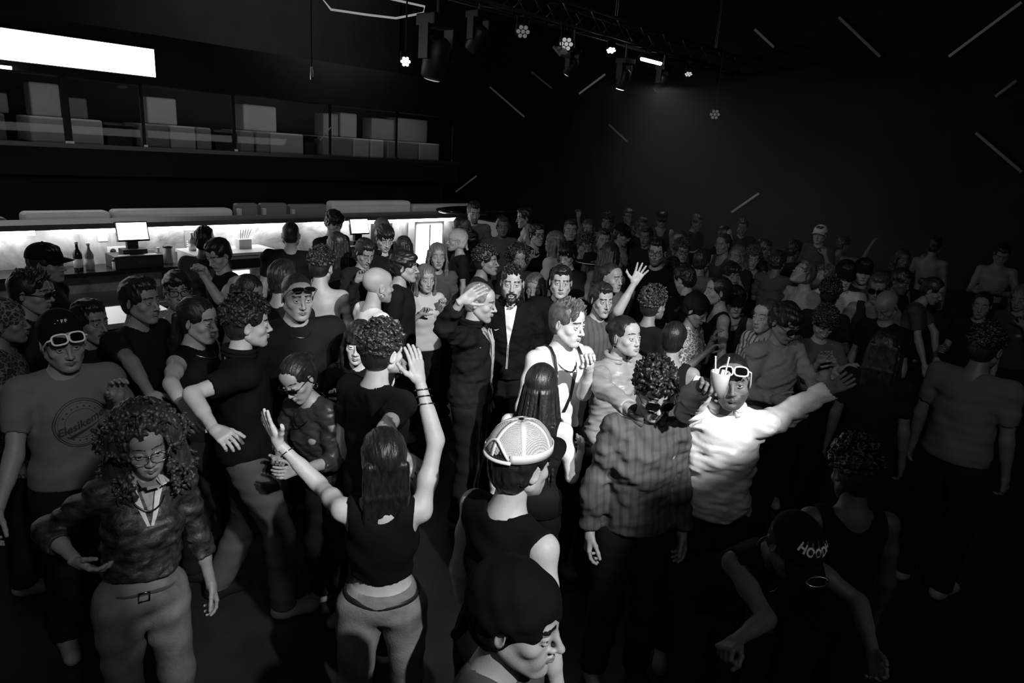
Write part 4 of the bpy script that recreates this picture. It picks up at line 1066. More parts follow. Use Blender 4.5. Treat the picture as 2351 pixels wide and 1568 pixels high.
            for s in (-1, 1):
                b = MB(); b.tube([Mh @ Vector((s * .083, -.004 + .014 * math.cos(q * PI / 8), -.058 + .014 * math.sin(q * PI / 8))) for q in range(16)], .0016, 6, closed=True); b.obj('earring', steel, body, smooth=True)
        elif a in ('necklace', 'chain'):
            b = MB(); pp = []
            for q in range(28):
                t = 2 * PI * q / 28; dd = .10 if a == 'chain' else .05
                fr = max(0, math.sin(t))
                pp.append(tp(.078 * math.cos(t), -.012 + .085 * math.sin(t) + fr * .042, 1.462 - fr * dd) * S)
            b.tube(pp, .0028 if a == 'necklace' else .0036, 6, closed=True); b.obj('necklace', steel if a == 'necklace' else mat('dark_chain', .1, .3, metal=1), body, smooth=True)
    info = dict(o=body, base=base, S=S, Mh=Mh, tp=tp, J=J, sh=sh, hc=hc, top=ch, Rz=Rz, T=T, inv=inv)
    PEOPLE.append((label, base, body))
    return info
# ------------------------------------------------------------------ the crowd
DG = 'dancers near the camera'; MG = 'people in the middle of the crowd'; FG = 'people at the back of the crowd'; BG = 'people at the bar'
p = person
I = {}
# nearest people
I['beanie'] = p('person in a black head wrap at the bottom centre, lit face turned right', 1212, 1425, 1.60, 72, head=(0, 6, 0), var='m2', skin=.30, hair='wrap', hv=.006, top='tee', tv=.06, sleeve=.62, group=DG, arms=('down', 'down'))
I['trucker'] = p('person seen from behind in a white mesh trucker cap and black tank top', 1195, 1062, 1.65, 134, head=(0, 4, 0), var='m1', skin=.55, hair='short', hv=.015, top='vest', tv=.012, group=DG)
I['curly'] = p('woman with big dark curls and wire glasses, dark top, pale jeans, bottom left', 348, 1046, 1.50, 12, head=(6, 12, 4), var='f2', skin=.22, hair='bigcurl', hv=.03, top='long', tkind='velvet', tv=.022, hem=1.045, bot='jeans', bkind='denim', bv=.13,
               acc=('wire_glasses', 'chain'), arms=('down', ((105, 1215, 1), (178, 1290, -1), (262, 1330, -1))), hands=('relaxed', 'relaxed'), sleeve=1.4, group=DG, lean=(0, -5))
I['print'] = p('man in a grey printed T-shirt with white glasses on a black beanie, left side', 158, 800, 1.64, 14, head=(2, 8, 4), var='m3', skin=.30, hair='beanie', hv=.012, top='tee', tv=.17, group=DG, arms=(((318, 985, -1), (272, 915, -1), (262, 850, -1)), ((28, 1120, -1), (-40, 1290, -1))), hands=('relaxed', 'relaxed'), build=1.08, acc=())
I['longhair'] = p('man with long dark combed-back hair and a silver necklace in a black vest, looking right', 474, 738, 1.60, 58, head=(4, 4, 0), var='m4', skin=.42, hair='backlong', hv=.015, top='vest', tv=.012, acc=('necklace',), arms=('down', ((392, 880, -1), (430, 945, -1))), group=DG)
I['polo'] = p('man in a black polo shirt and grey trousers with tall dark hair, face turned right', 568, 742, 1.68, 98, head=(0, 2, 0), var='m1', skin=.42, hair='curly', hv=.02, top='polo', tv=.010, bv=.08, acc=(), arms=('down', ((440, 905, -1), (492, 985, -1), (545, 1020, -1))), stance=1.0, group=DG)
I['arms'] = p('woman seen from behind, black crop top, both bare arms thrown up, pale jeans', 880, 1052, 1.53, 176, head=(-12, -6, 0), var='f1', skin=.55, hair='backlong', hv=.012, top='tank', tv=.010, hem=1.10, bot='jeans', bkind='denim', bv=.20, lean=(-10, 0),
              arms=(((735, 1115, 1), (622, 1000, 1), (588, 922, 1)), ((1012, 962, 1), (962, 868, 1), (945, 778, 1))), hands=('spread', 'open'), thumbs=((.3, .6, -.6), (-.7, .2, -.5)), group=DG, stance=.4)
I['bent'] = p('woman bending down in narrow dark sunglasses and wrap top, left of the raised arms', 668, 884, 1.46, -52, head=(-6, 30, 10), var='f3', skin=.36, hair='slick', hv=.015, top='long', tv=.035, tkind='nylon', acc=('narrow_sunglasses', 'earring', 'chain'), lean=(16, 4), arms=('bent', 'belly'), sleeve=1.3, group=DG)
I['fringe'] = p('woman with long black hair and a straight fringe smiling behind the polo shirt', 816, 800, 1.52, -12, head=(-4, 8, -6), var='f1', skin=.50, hair='bangs', hv=.012, top='tee', tv=.012, acc=('earring',), arms=(((860, 960, -1), (800, 912, -1)), 'down'), group=DG)
I['curlyback'] = p('man with dark curls in a black T-shirt, turned away beside the raised arms', 878, 806, 1.66, 135, head=(0, 0, 0), var='m1', skin=.40, hair='curly', hv=.015, hseed=3, top='tee', tv=.012, group=DG, arms=('down', ((885, 985, -1), (930, 1050, -1))))
I['broad'] = p('broad man in a black T-shirt with small dark glasses pushed up, behind the polo shirt', 694, 690, 1.72, 18, head=(0, 4, 0), var='m3', skin=.26, hair='buzz', hv=.02, top='tee', tv=.012, build=1.25, acc=('sunglasses_up', 'necklace'), group=MG)
I['bareback'] = p('shirtless person seen from behind with thick dark curls, near the bar', 738, 612, 1.66, 165, head=(10, 14, 0), var='m1', skin=.36, hair='curly', hv=.012, hseed=5, top='bare', bv=.02, group=MG, arms=('down', ((800, 735, 1), (780, 800, -1))))
I['bald'] = p('bald man in a bright white T-shirt seen from the side, centre left', 868, 655, 1.66, 112, head=(-6, 2, 0), var='m3', skin=.34, hair='bald', top='tee', tv=.85, group=MG, acc=('earring',))
I['flatcap'] = p('man with short dark fringe looking right, just behind the bald man', 932, 612, 1.64, 82, var='m4', skin=.36, hair='fringe', hv=.012, top='tee', tv=.02, group=MG, acc=())
I['down'] = p('man with dark side-parted hair looking down, in front of the bar', 889, 556, 1.68, 18, head=(0, 24, 0), var='m1', skin=.38, hair='fringe', hv=.012, hseed=2, top='polo', tv=.02, arms=('pray', 'bent'), group=BG)
p('person in a black vest pressing both hands to the face at the bar', 492, 590, 1.62, -58, head=(-8, 26, 0), var='m4', skin=.42, hair='short', hv=.012, top='vest', tv=.015, arms=(((505, 690, -1), (462, 625, -1), (456, 590, -1)), ((520, 690, -1), (468, 622, -1), (460, 592, -1))), hands=('fist', 'grip'), group=BG)
p('man in a black cap looking right at the left end of the bar', 122, 606, 1.66, 62, var='m1', skin=.22, hair='short', top='tee', tv=.02, acc=('cap',), group=BG)
p('man in narrow black sunglasses at the left edge looking right', 86, 672, 1.64, 66, head=(0, 4, 0), var='m2', skin=.24, hair='quiff', hv=.012, top='tee', tv=.03, acc=('narrow_sunglasses',), group=MG)
I['phone'] = p('man with an earring in a black T-shirt looking right, left of the glasses wearer', 343, 692, 1.66, 48, var='m4', skin=.24, hair='short', hv=.012, top='tee', tv=.02, acc=('earring',), arms=(((318, 835, 1), (400, 760, -1)), ((300, 830, -1), (345, 905, -1))), hands=('relaxed', 'grip'), group=MG)
p('smiling man in black-rimmed glasses facing the camera, upper left', 412, 672, 1.58, 6, var='m3', skin=.25, hair='fringe', hv=.012, top='shirt', tv=.25, tkind='floral', acc=('glasses',), group=MG)
p('man with a moustache and dark collar between printed T-shirt and bar', 228, 742, 1.52, 40, var='m2', skin=.20, hair='short', hv=.01, top='tee', tv=.02, beard='moustache', group=MG)
p('person in a patterned headscarf and shirt at the left frame edge', 18, 738, 1.58, 80, var='f3', skin=.15, hair='wrap', hv=.03, top='long', tkind='paisley', tv=.03, acc=('paisley',), group=MG)
p('woman with shoulder-length hair glancing right above the polo shirt', 588, 676, 1.54, 52, head=(0, 8, 0), var='f2', skin=.32, hair='wavy', hv=.02, top='tee', tv=.12, group=MG)
p('person with dark hair turned away between the woman and the broad man', 650, 642, 1.68, 150, var='m1', skin=.22, hair='short', hv=.02, hseed=4, top='tee', tv=.02, group=MG)
p('broad-backed person in a black T-shirt leaning on the bar', 668, 540, 1.66, 172, head=(0, 10, 0), var='m3', skin=.22, hair='buzz', top='tee', tv=.012, build=1.2, lean=(8, 0), group=BG)
p('bartender in a black T-shirt looking down behind the bar', 684, 487, 1.70, 42, head=(0, 26, 0), var='m4', skin=.40, hair='fringe', hv=.012, top='tee', tv=.012, arms=('bent', 'bent'), group=BG, at=W(4.05, 6.42, 1.72))
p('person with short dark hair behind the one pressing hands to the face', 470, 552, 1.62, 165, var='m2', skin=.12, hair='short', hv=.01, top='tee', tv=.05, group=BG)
p('woman with long dark hair in a black top right of the broad back', 772, 560, 1.58, -150, var='f1', skin=.2, hair='long', hv=.02, top='tee', tv=.015, group=BG)
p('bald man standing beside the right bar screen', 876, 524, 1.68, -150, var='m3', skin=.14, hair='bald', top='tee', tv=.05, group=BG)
p('man looking down at his hand under the dark-haired man by the bar', 846, 590, 1.60, 30, head=(0, 26, 0), var='m2', skin=.28, hair='short', hv=.015, top='long', tv=.03, arms=('pray', 'chin'), group=BG)
p('person with dark hair near the bright fridge', 928, 568, 1.54, 160, var='f1', skin=.2, hair='wavy', hv=.02, top='tee', tv=.04, group=BG)
p('person with a pale headscarf in profile at the end of the bar', 1045, 552, 1.62, -78, var='f3', skin=.26, hair='wrap', hv=.35, top='tee', tv=.015, group=BG)
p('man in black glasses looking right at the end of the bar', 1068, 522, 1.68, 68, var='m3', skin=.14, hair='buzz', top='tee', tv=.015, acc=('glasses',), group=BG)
p('tall bearded man looking down right of the bar end', 1091, 492, 1.80, 12, head=(0, 16, 0), var='m1', skin=.40, hair='short', hv=.02, top='shirt', tv=.14, beard='stubble', arms=('bent', 'pray'), group=BG)
p('woman with long fair hair and a pale top, drink in hand, centre left', 985, 646, 1.50, 20, head=(0, 6, 0), var='f2', skin=.34, hair='long', hv=.14, hseed=2, top='tee', tv=.5, arms=('chin', 'pray'), hands=('grip', 'relaxed'), group=MG)
p('person with fair wavy hair above the woman with the pale top', 1008, 592, 1.60, 10, var='f1', skin=.24, hair='wavy', hv=.10, hseed=3, top='long', tv=.06, group=MG)
# centre
I['hand'] = p('man with cropped grey hair and a tasselled scarf resting a hand on his head', 1108, 694, 1.64, 78, head=(0, 8, 0), var='m2', skin=.42, hair='buzz', hv=.20, top='jacket', tv=.018, sleeve=1.7, arms=('down', ((1018, 752, -1), (1060, 690, -1), (1118, 655, -1))), hands=('relaxed', 'open'), thumbs=(None, (.1, -.9, .2)), group=MG)
I['beard'] = p('bearded man in a black zip jacket over a white T-shirt, facing the camera', 1176, 655, 1.68, 0, var='m1', skin=.42, hair='quiff', hv=.012, top='jacket', tv=.014, beard='beard', group=MG, sleeve=1.93)
p('man with short dark hair in a black T-shirt staring at the camera, centre', 1289, 652, 1.64, 4, var='m3', skin=.40, hair='short', hv=.012, hseed=1, top='tee', tv=.012, group=MG, build=1.12)
I['hero'] = p('brightly lit man with spiky hair, white top with black straps, hand at his mouth', 1318, 750, 1.69, 34, head=(-24, 6, 0), var='m4', skin=.68, hair='quiff', hv=.10, hseed=2, top='tank', tv=.88, acc=('chain',), hem=.95,
              arms=(((1340, 905, -1), (1352, 842, -1), (1345, 790, -1)), 'down'), hands=('grip', 'relaxed'), thumbs=((-.8, .3, -.4), None), group=DG)
I['braids'] = p('woman seen from behind with long thin black braids, pale shoulder beside the white cap', 1243, 888, 1.52, 168, var='f1', skin=.55, hair='braids', hv=.012, top='tank', tv=.012, group=DG, bot='shorts', arms=('down', 'bent'))
I['puffy'] = p('woman with tied dark hair in a pale crumpled jacket looking up to the right', 1452, 775, 1.60, 52, head=(2, -6, 0), var='f2', skin=.42, hair='slick', hv=.015, top='jacket', tkind='nylon', tv=.34, build=1.1, acc=('earring',), arms=('down', ((1385, 890, -1), (1440, 935, -1))), group=DG)
I['stripes'] = p('man with short black curls and dark sunglasses looking down, in a grey striped jacket', 1512, 925, 1.62, 22, head=(0, 22, 0), var='m1', skin=.34, hair='curly', hv=.012, hseed=6, top='jacket', tkind='vstripe', tv=.07, build=.92, acc=('sunglasses',), arms=('down', 'down'), group=DG)
I['white'] = p('man in a gleaming white jacket with white glasses on his forehead, holding up a cup', 1682, 885, 1.64, 6, head=(0, -4, 6), var='m3', skin=.16, hair='buzz', hv=.01, top='jacket', tkind='nylon', tv=.72, acc=('white_glasses_up',), beard='stubble', build=1.05,
               arms=(((1800, 955, 1), (1905, 895, 1), (1958, 868, 1)), ((1578, 935, -1), (1612, 888, -1), (1645, 862, -1))), hands=('open', 'grip'), group=DG)
I['grey'] = p('man with thick dark hair and shades, pale grey shirt, right of the white jacket', 1815, 752, 1.64, 48, head=(0, 24, 0), var='m1', skin=.24, hair='fringe', hv=.012, hseed=4, top='long', tv=.30, acc=('sunglasses', 'chain'), arms=(((1880, 900, -1), (1930, 850, -1)), 'bent'), group=DG)
p('woman with hair pulled back and a pale striped shirt looking left', 1742, 728, 1.60, -40, head=(-4, 4, 0), var='f1', skin=.46, hair='slick', hv=.05, top='shirt', tkind='vstripe', tv=.6, group=MG, acc=('earring',))
p('smiling person in a dark cap and scoop-neck dark T-shirt, right of centre', 1692, 700, 1.50, 14, head=(4, 10, 6), var='m2', skin=.26, hair='short', top='tank', tv=.03, acc=('cap', 'necklace'), group=MG)
p('woman with hoop earrings in profile facing left, right of centre', 1640, 668, 1.62, -72, var='f3', skin=.34, hair='slick', hv=.012, hseed=1, top='tank', tv=.02, acc=('earring',), group=MG)
p('man bowing his head to the left with a bare neck above a black T-shirt', 1572, 642, 1.58, -130, head=(0, 28, 0), var='m1', skin=.36, hair='short', hv=.012, hseed=8, top='tee', tv=.012, lean=(8, 0), group=MG)
p('tall man with glasses and a short beard above the raised hand', 1504, 582, 1.72, -12, head=(0, 2, 0), var='m1', skin=.32, hair='short', hv=.015, top='tee', tv=.012, beard='stubble', acc=('glasses',), group=FG)
I['arm'] = p('dark-haired man raising a bare arm with open hand, behind the spiky-haired man', 1392, 694, 1.58, 30, head=(0, 4, 0), var='m2', skin=.36, hair='short', hv=.02, hseed=9, top='tee', tkind='vstripe', tv=.10, arms=(((1418, 716, -1), (1462, 640, 1), (1488, 588, 1)), 'down'), hands=('spread', 'relaxed'), thumbs=((-.8, .5, 0), None), group=MG)
p('person with a dark fringe looking down behind the man staring at the camera', 1294, 592, 1.64, -32, head=(0, 22, 0), var='f3', skin=.36, hair='fringe', hv=.012, hseed=3, top='tee', tv=.02, group=FG)
p('man in thick black glasses and a black shirt lifting a fist, back centre', 1240, 541, 1.66, 34, var='m4', skin=.38, hair='short', hv=.012, hseed=2, top='shirt', tv=.014, acc=('glasses',), arms=('down', 'chin'), hands=('relaxed', 'grip'), group=FG)
p('person in a white T-shirt with fair bobbed hair, back centre', 1272, 556, 1.66, -120, var='f2', skin=.3, hair='wavy', hv=.12, hseed=6, top='tee', tv=.55, group=FG)
p('man with cropped hair facing the camera in the back row, left of centre', 1312, 530, 1.70, 6, var='m3', skin=.24, hair='short', hv=.03, hseed=3, top='tee', tv=.06, group=FG)
p('shirtless man in profile facing left against the dark, back row', 1203, 500, 1.75, -80, head=(0, 8, 0), var='m2', skin=.26, hair='short', hv=.012, hseed=5, top='bare', arms=('bent', 'bent'), group=FG)
p('person with a blurred pale top left of the shirtless man', 1156, 522, 1.64, 10, var='m1', skin=.16, hair='short', hv=.04, hseed=6, top='tee', tv=.12, group=FG)
p('person with a big round afro smiling downwards, centre', 1195, 600, 1.56, 20, head=(0, 14, 0), var='f2', skin=.14, hair='afro', hv=.012, top='tee', tv=.02, group=MG)
p('man in profile facing right just left of the big afro', 1122, 600, 1.62, 74, head=(0, -4, 0), var='m2', skin=.18, hair='curly', hv=.012, hseed=7, top='tee', tv=.03, group=MG)
p('man in a cap and a pale shirt looking right, back row middle', 1432, 541, 1.66, 70, head=(0, 16, 0), var='m1', skin=.24, hair='short', top='shirt', tv=.28, acc=('cap',), group=FG)
p('smiling person in a pale jacket left of the man in the cap', 1388, 553, 1.66, 10, var='m3', skin=.22, hair='short', hv=.02, hseed=7, top='jacket', tv=.24, group=FG)
p('person with hands behind the head in the back row', 1390, 512, 1.66, -14, var='m4', skin=.14, hair='curly', hv=.02, hseed=2, top='tank', tv=.04, arms=('halfup', 'halfup'), group=FG)
p('person wearing a black brimmed hat with a bright trim, centre', 1356, 612, 1.50, -160, head=(0, 0, 0), var='f1', skin=.25, hair='long', hv=.02, hseed=5, top='tee', tv=.03, acc=('hat',), group=MG)
p('person with messy fair hair and raised hands right of the bearded man', 1222, 668, 1.52, -10, head=(0, 10, 0), var='f1', skin=.20, hair='wavy', hv=.05, hseed=9, top='shirt', tkind='stripe', tv=.2, arms=('chin', 'pray'), hands=('open', 'open'), group=MG)
p('man with a bare ear looking right under the raised arm', 1415, 640, 1.60, 52, var='m3', skin=.26, hair='buzz', hv=.02, top='tee', tv=.08, group=MG)
p('person in a dark bandana with an embroidered shirt, right of centre', 1605, 716, 1.55, 70, head=(0, 24, 0), var='f3', skin=.2, hair='wrap', hv=.012, top='shirt', tkind='paisley', tv=.12, arms=('chin', 'pray'), group=MG)
p('woman with dark curls behind the crumpled jacket, back turned', 1500, 700, 1.60, 140, var='f1', skin=.2, hair='curly', hv=.02, hseed=4, top='tee', tv=.02, group=MG)
p('person in a dark top seen from the back between jacket and bandana', 1548, 780, 1.52, 165, head=(0, 6, 0), var='m2', skin=.3, hair='buzz', hv=.012, top='tank', tv=.02, group=MG)
# back rows, centre to right
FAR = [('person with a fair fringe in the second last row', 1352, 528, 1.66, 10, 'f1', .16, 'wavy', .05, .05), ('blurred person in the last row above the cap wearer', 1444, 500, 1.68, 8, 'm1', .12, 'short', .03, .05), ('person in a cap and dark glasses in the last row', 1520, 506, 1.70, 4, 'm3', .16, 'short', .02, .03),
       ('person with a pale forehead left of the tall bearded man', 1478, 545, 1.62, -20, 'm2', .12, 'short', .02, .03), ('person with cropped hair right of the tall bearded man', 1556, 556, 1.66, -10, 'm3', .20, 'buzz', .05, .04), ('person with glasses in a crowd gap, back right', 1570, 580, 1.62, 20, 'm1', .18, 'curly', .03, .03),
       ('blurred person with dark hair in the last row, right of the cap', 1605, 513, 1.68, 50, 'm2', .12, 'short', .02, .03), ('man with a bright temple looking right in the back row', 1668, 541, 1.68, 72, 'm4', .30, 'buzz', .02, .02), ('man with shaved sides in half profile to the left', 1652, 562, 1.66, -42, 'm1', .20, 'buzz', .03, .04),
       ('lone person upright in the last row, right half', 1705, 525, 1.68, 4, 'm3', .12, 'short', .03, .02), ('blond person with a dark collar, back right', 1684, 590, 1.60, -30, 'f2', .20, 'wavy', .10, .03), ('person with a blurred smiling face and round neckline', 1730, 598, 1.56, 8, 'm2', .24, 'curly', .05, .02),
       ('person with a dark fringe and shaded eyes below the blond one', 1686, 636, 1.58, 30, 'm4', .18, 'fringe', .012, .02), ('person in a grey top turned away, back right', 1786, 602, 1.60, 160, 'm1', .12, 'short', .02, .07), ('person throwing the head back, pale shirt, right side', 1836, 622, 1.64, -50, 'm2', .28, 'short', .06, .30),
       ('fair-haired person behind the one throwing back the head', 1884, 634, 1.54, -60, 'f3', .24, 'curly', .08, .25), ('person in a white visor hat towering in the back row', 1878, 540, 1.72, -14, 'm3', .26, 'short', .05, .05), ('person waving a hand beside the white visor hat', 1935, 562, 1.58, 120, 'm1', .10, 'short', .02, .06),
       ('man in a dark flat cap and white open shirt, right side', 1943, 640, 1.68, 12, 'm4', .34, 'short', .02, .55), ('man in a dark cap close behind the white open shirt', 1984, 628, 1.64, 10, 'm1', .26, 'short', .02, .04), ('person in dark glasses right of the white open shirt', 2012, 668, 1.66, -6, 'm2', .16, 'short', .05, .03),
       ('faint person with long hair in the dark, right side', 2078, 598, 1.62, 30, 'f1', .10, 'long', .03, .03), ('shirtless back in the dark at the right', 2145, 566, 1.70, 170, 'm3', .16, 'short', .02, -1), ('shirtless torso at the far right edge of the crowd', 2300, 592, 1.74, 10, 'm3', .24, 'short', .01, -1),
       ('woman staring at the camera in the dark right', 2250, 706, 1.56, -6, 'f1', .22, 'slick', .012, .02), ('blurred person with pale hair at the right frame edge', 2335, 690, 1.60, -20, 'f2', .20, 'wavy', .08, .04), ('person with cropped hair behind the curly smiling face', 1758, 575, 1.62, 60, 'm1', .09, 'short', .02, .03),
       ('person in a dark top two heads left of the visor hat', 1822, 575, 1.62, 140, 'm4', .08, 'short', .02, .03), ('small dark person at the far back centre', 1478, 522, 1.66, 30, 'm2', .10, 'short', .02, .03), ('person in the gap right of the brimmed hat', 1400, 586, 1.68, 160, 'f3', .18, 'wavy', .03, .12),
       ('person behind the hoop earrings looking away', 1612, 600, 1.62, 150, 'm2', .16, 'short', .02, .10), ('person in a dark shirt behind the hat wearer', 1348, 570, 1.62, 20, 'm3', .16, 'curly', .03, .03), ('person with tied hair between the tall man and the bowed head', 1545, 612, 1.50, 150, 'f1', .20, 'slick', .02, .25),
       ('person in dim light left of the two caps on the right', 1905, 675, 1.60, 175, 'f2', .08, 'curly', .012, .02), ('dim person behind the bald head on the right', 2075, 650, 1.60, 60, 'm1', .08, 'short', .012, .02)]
for i, (lb, x, y, z, f, v, sk, hr, hv_, tv_) in enumerate(FAR):
    ac = {'person in a cap and dark glasses in the last row': ('cap', 'sunglasses'), 'person in a white visor hat towering in the back row': ('whitecap',), 'man in a dark flat cap and white open shirt, right side': ('cap', 'chain'),
          'man in a dark cap close behind the white open shirt': ('cap',), 'person in dark glasses right of the white open shirt': ('sunglasses',), 'person with glasses in a crowd gap, back right': ('glasses',)}.get(lb, ())
    ar = {'person waving a hand beside the white visor hat': ('down', 'halfup'), 'shirtless torso at the far right edge of the crowd': ('belly', 'bent')}.get(lb, (('down', 'bent'), ('chin', 'down'), ('down', 'down'))[i % 3])
    hd = {'person throwing the head back, pale shirt, right side': (0, -32, 0), 'fair-haired person behind the one throwing back the head': (0, -18, 0), 'shirtless torso at the far right edge of the crowd': (0, 30, 0)}.get(lb, (0, (i * 7) % 16, 0))
    p(lb, x, y, z, f, head=hd, var=v, skin=sk, hair=hr, hv=hv_, hseed=10 + i % 4, top='bare' if tv_ < 0 else ('tee', 'shirt', 'tank')[i % 3] if tv_ < .2 else 'shirt', tv=max(tv_, .01), acc=ac, arms=ar, lod=1, group=FG)
# right side, dim
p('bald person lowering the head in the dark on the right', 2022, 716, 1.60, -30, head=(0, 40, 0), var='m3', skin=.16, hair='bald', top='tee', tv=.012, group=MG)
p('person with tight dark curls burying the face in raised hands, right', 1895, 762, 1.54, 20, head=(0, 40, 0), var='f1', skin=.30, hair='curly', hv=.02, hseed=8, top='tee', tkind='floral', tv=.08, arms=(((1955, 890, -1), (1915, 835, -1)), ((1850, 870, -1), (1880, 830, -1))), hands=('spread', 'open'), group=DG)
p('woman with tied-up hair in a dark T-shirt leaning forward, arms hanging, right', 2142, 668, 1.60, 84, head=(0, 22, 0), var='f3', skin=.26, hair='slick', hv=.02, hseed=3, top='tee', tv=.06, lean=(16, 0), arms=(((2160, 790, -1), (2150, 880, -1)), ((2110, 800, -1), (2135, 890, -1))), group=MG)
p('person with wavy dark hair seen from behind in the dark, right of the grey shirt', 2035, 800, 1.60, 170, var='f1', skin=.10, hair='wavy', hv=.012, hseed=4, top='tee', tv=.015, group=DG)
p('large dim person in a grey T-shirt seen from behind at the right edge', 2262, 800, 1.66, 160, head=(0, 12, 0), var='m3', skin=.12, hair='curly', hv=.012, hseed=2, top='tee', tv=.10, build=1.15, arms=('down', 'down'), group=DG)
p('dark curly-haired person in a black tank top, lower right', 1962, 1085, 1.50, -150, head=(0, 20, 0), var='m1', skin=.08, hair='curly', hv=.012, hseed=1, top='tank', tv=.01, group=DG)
I['bow'] = p('person bending forward in a black cap with silver lettering, bottom right', 1838, 1296, 1.30, 42, head=(0, 34, 0), var='m1', skin=.10, hair='short', hv=.01, top='vest', tv=.012, lean=(44, 0), arms=(((1975, 1385, 1), (2005, 1500, -1)), ((1760, 1420, -1), (1690, 1470, -1))), hands=('relaxed', 'fist'), acc=('cap', 'chain'), group=DG)

# ---- things worn or held that need their own shape
def wear(info, name, m, builder, parent=None, smooth=True):
    b = MB(); builder(b); return b.obj(name, m, parent or info['o'], smooth=smooth)
# white mesh trucker cap
def meshcloth():
    m = mat('cap_mesh', .85, .6, spec=.3); nt = m.node_tree; b = nt.nodes['Principled BSDF']
    tc = nt.nodes.new('ShaderNodeTexCoord'); vo = nt.nodes.new('ShaderNodeTexVoronoi'); vo.inputs['Scale'].default_value = 330; vo.inputs['Randomness'].default_value = .1
    cr = nt.nodes.new('ShaderNodeValToRGB'); cr.color_ramp.elements[0].position = .34; cr.color_ramp.elements[1].position = .50; cr.color_ramp.elements[0].color = (.22, .22, .22, 1); cr.color_ramp.elements[1].color = (.8, .8, .8, 1)
    nt.links.new(tc.outputs['Object'], vo.inputs['Vector']); nt.links.new(vo.outputs['Distance'], cr.inputs[0]); nt.links.new(cr.outputs[0], b.inputs['Base Color']); return m
q = I['trucker']
crown, brim, R = cap_parts(q['o'], q['Mh'], meshcloth(), cloth_mat(.02), tilt=4, lift=.006)
whitec = mat('cap_white_cloth', .9, .6)
def crown_pt(e, a, k=1.0): return R @ Vector((.0905 * k * math.cos(e) ** .8 * math.cos(a), .112 * k * math.cos(e) ** .8 * math.sin(a), .012 + .098 * k * math.sin(e) ** 1.05))
for n_ in range(6):
    a0 = n_ * PI / 3 - PI / 2
    b = MB(); n0 = len(b.v); N = 14
    for i in range(N + 1):
        e = i / N * 1.5
        for dx in (-.0075, .0075): 
            rr = max(.02, .1 * math.cos(e)); b.v.append(crown_pt(e, a0 + dx / rr * (1 if e < 1.3 else .6), 1.022))
    b.f = [(2 * i, 2 * i + 1, 2 * i + 3, 2 * i + 2) for i in range(N)]
    o = b.obj('seam_tape', whitec, crown, smooth=True); sm = o.modifiers.new('thickness', 'SOLIDIFY'); sm.thickness = .0015
b = MB(); N = 40
for i in range(N + 1):
    a = -PI / 2 + rad(38) + (2 * PI - 2 * rad(38)) * i / N
    for z_ in (0, .028): b.v.append(R @ Vector((.0925 * math.cos(a), .114 * math.sin(a), .008 + z_)))
b.f = [(2 * i, 2 * i + 1, 2 * i + 3, 2 * i + 2) for i in range(N)]
o = b.obj('sweat_band', whitec, crown, smooth=True); sm = o.modifiers.new('thickness', 'SOLIDIFY'); sm.thickness = .003
b = MB(); b.tube([R @ Vector((.093 * math.cos(-PI / 2 + rad(t_)), .116 * math.sin(-PI / 2 + rad(t_)), .010)) for t_ in range(-40, 41, 8)], .006, 8); b.obj('snap_strap', whitec, crown, smooth=True)
# dark hair window inside the rear opening
b = MB(); pts = [R @ Vector((.0932 * math.cos(-PI / 2 + rad(t_)), .1155 * math.sin(-PI / 2 + rad(t_)), .016)) for t_ in range(-36, 37, 6)]; top_ = [crown_pt(.52 * math.cos(rad(t_ * 2.5)) + .06, -PI / 2 + rad(t_), 1.02) for t_ in range(-36, 37, 6)]
b.v = pts + top_; n_ = len(pts); b.f = [(i, i + 1, n_ + i + 1, n_ + i) for i in range(n_ - 1)]
o = b.obj('rear_opening', hair_mat(.012), crown, smooth=True); sm = o.modifiers.new('thickness', 'SOLIDIFY'); sm.thickness = .001
b = MB(); b.tube([crown_pt(.52 * math.cos(rad(t_ * 2.5)) + .08, -PI / 2 + rad(t_), 1.03) for t_ in range(-36, 37, 4)], .0045, 6); b.obj('opening_edge', whitec, crown, smooth=True)

def text_mesh(txt, size, font_extrude=.0006, bold=0.0, shear=0.0):
    cu = bpy.data.curves.new('lettering', 'FONT'); cu.body = txt; cu.size = size; cu.align_x = 'CENTER'; cu.align_y = 'CENTER'; cu.offset = bold; cu.shear = shear; cu.resolution_u = 3
    o_ = bpy.data.objects.new('lettering', cu); COL.objects.link(o_)
    dg = bpy.context.evaluated_depsgraph_get(); me = bpy.data.meshes.new_from_object(o_.evaluated_get(dg))
    bpy.data.objects.remove(o_); bpy.data.curves.remove(cu); return me
import bmesh
def project_print(target, me, frame, m, name, sub=.008, lift=.002):
    """lay a flat drawing on a garment: frame maps drawing x,y to body space, rays go along -frame z"""
    bm = bmesh.new(); bm.from_mesh(me); bmesh.ops.triangulate(bm, faces=bm.faces)
    for _ in range(3):
        ed = [e for e in bm.edges if e.calc_length() > sub]
        if not ed: break
        bmesh.ops.subdivide_edges(bm, edges=ed, cuts=1); bmesh.ops.triangulate(bm, faces=[f for f in bm.faces if len(f.verts) > 3])
    tm = target.data; bv_ = BVHTree.FromPolygons([v.co.copy() for v in tm.vertices], [tuple(p_.vertices) for p_ in tm.polygons])
    d = -(frame.to_3x3() @ Vector((0, 0, 1))).normalized()
    for v in bm.verts:
        w0 = frame @ v.co
        h_ = bv_.ray_cast(w0 - d * .25, d, .6)
        v.co = (h_[0] if h_[0] is not None else w0) - d * lift
    o_me = bpy.data.meshes.new(name); bm.to_mesh(o_me); bm.free(); o_me.materials.clear(); o_me.materials.append(m)
    return link(name, o_me, target)
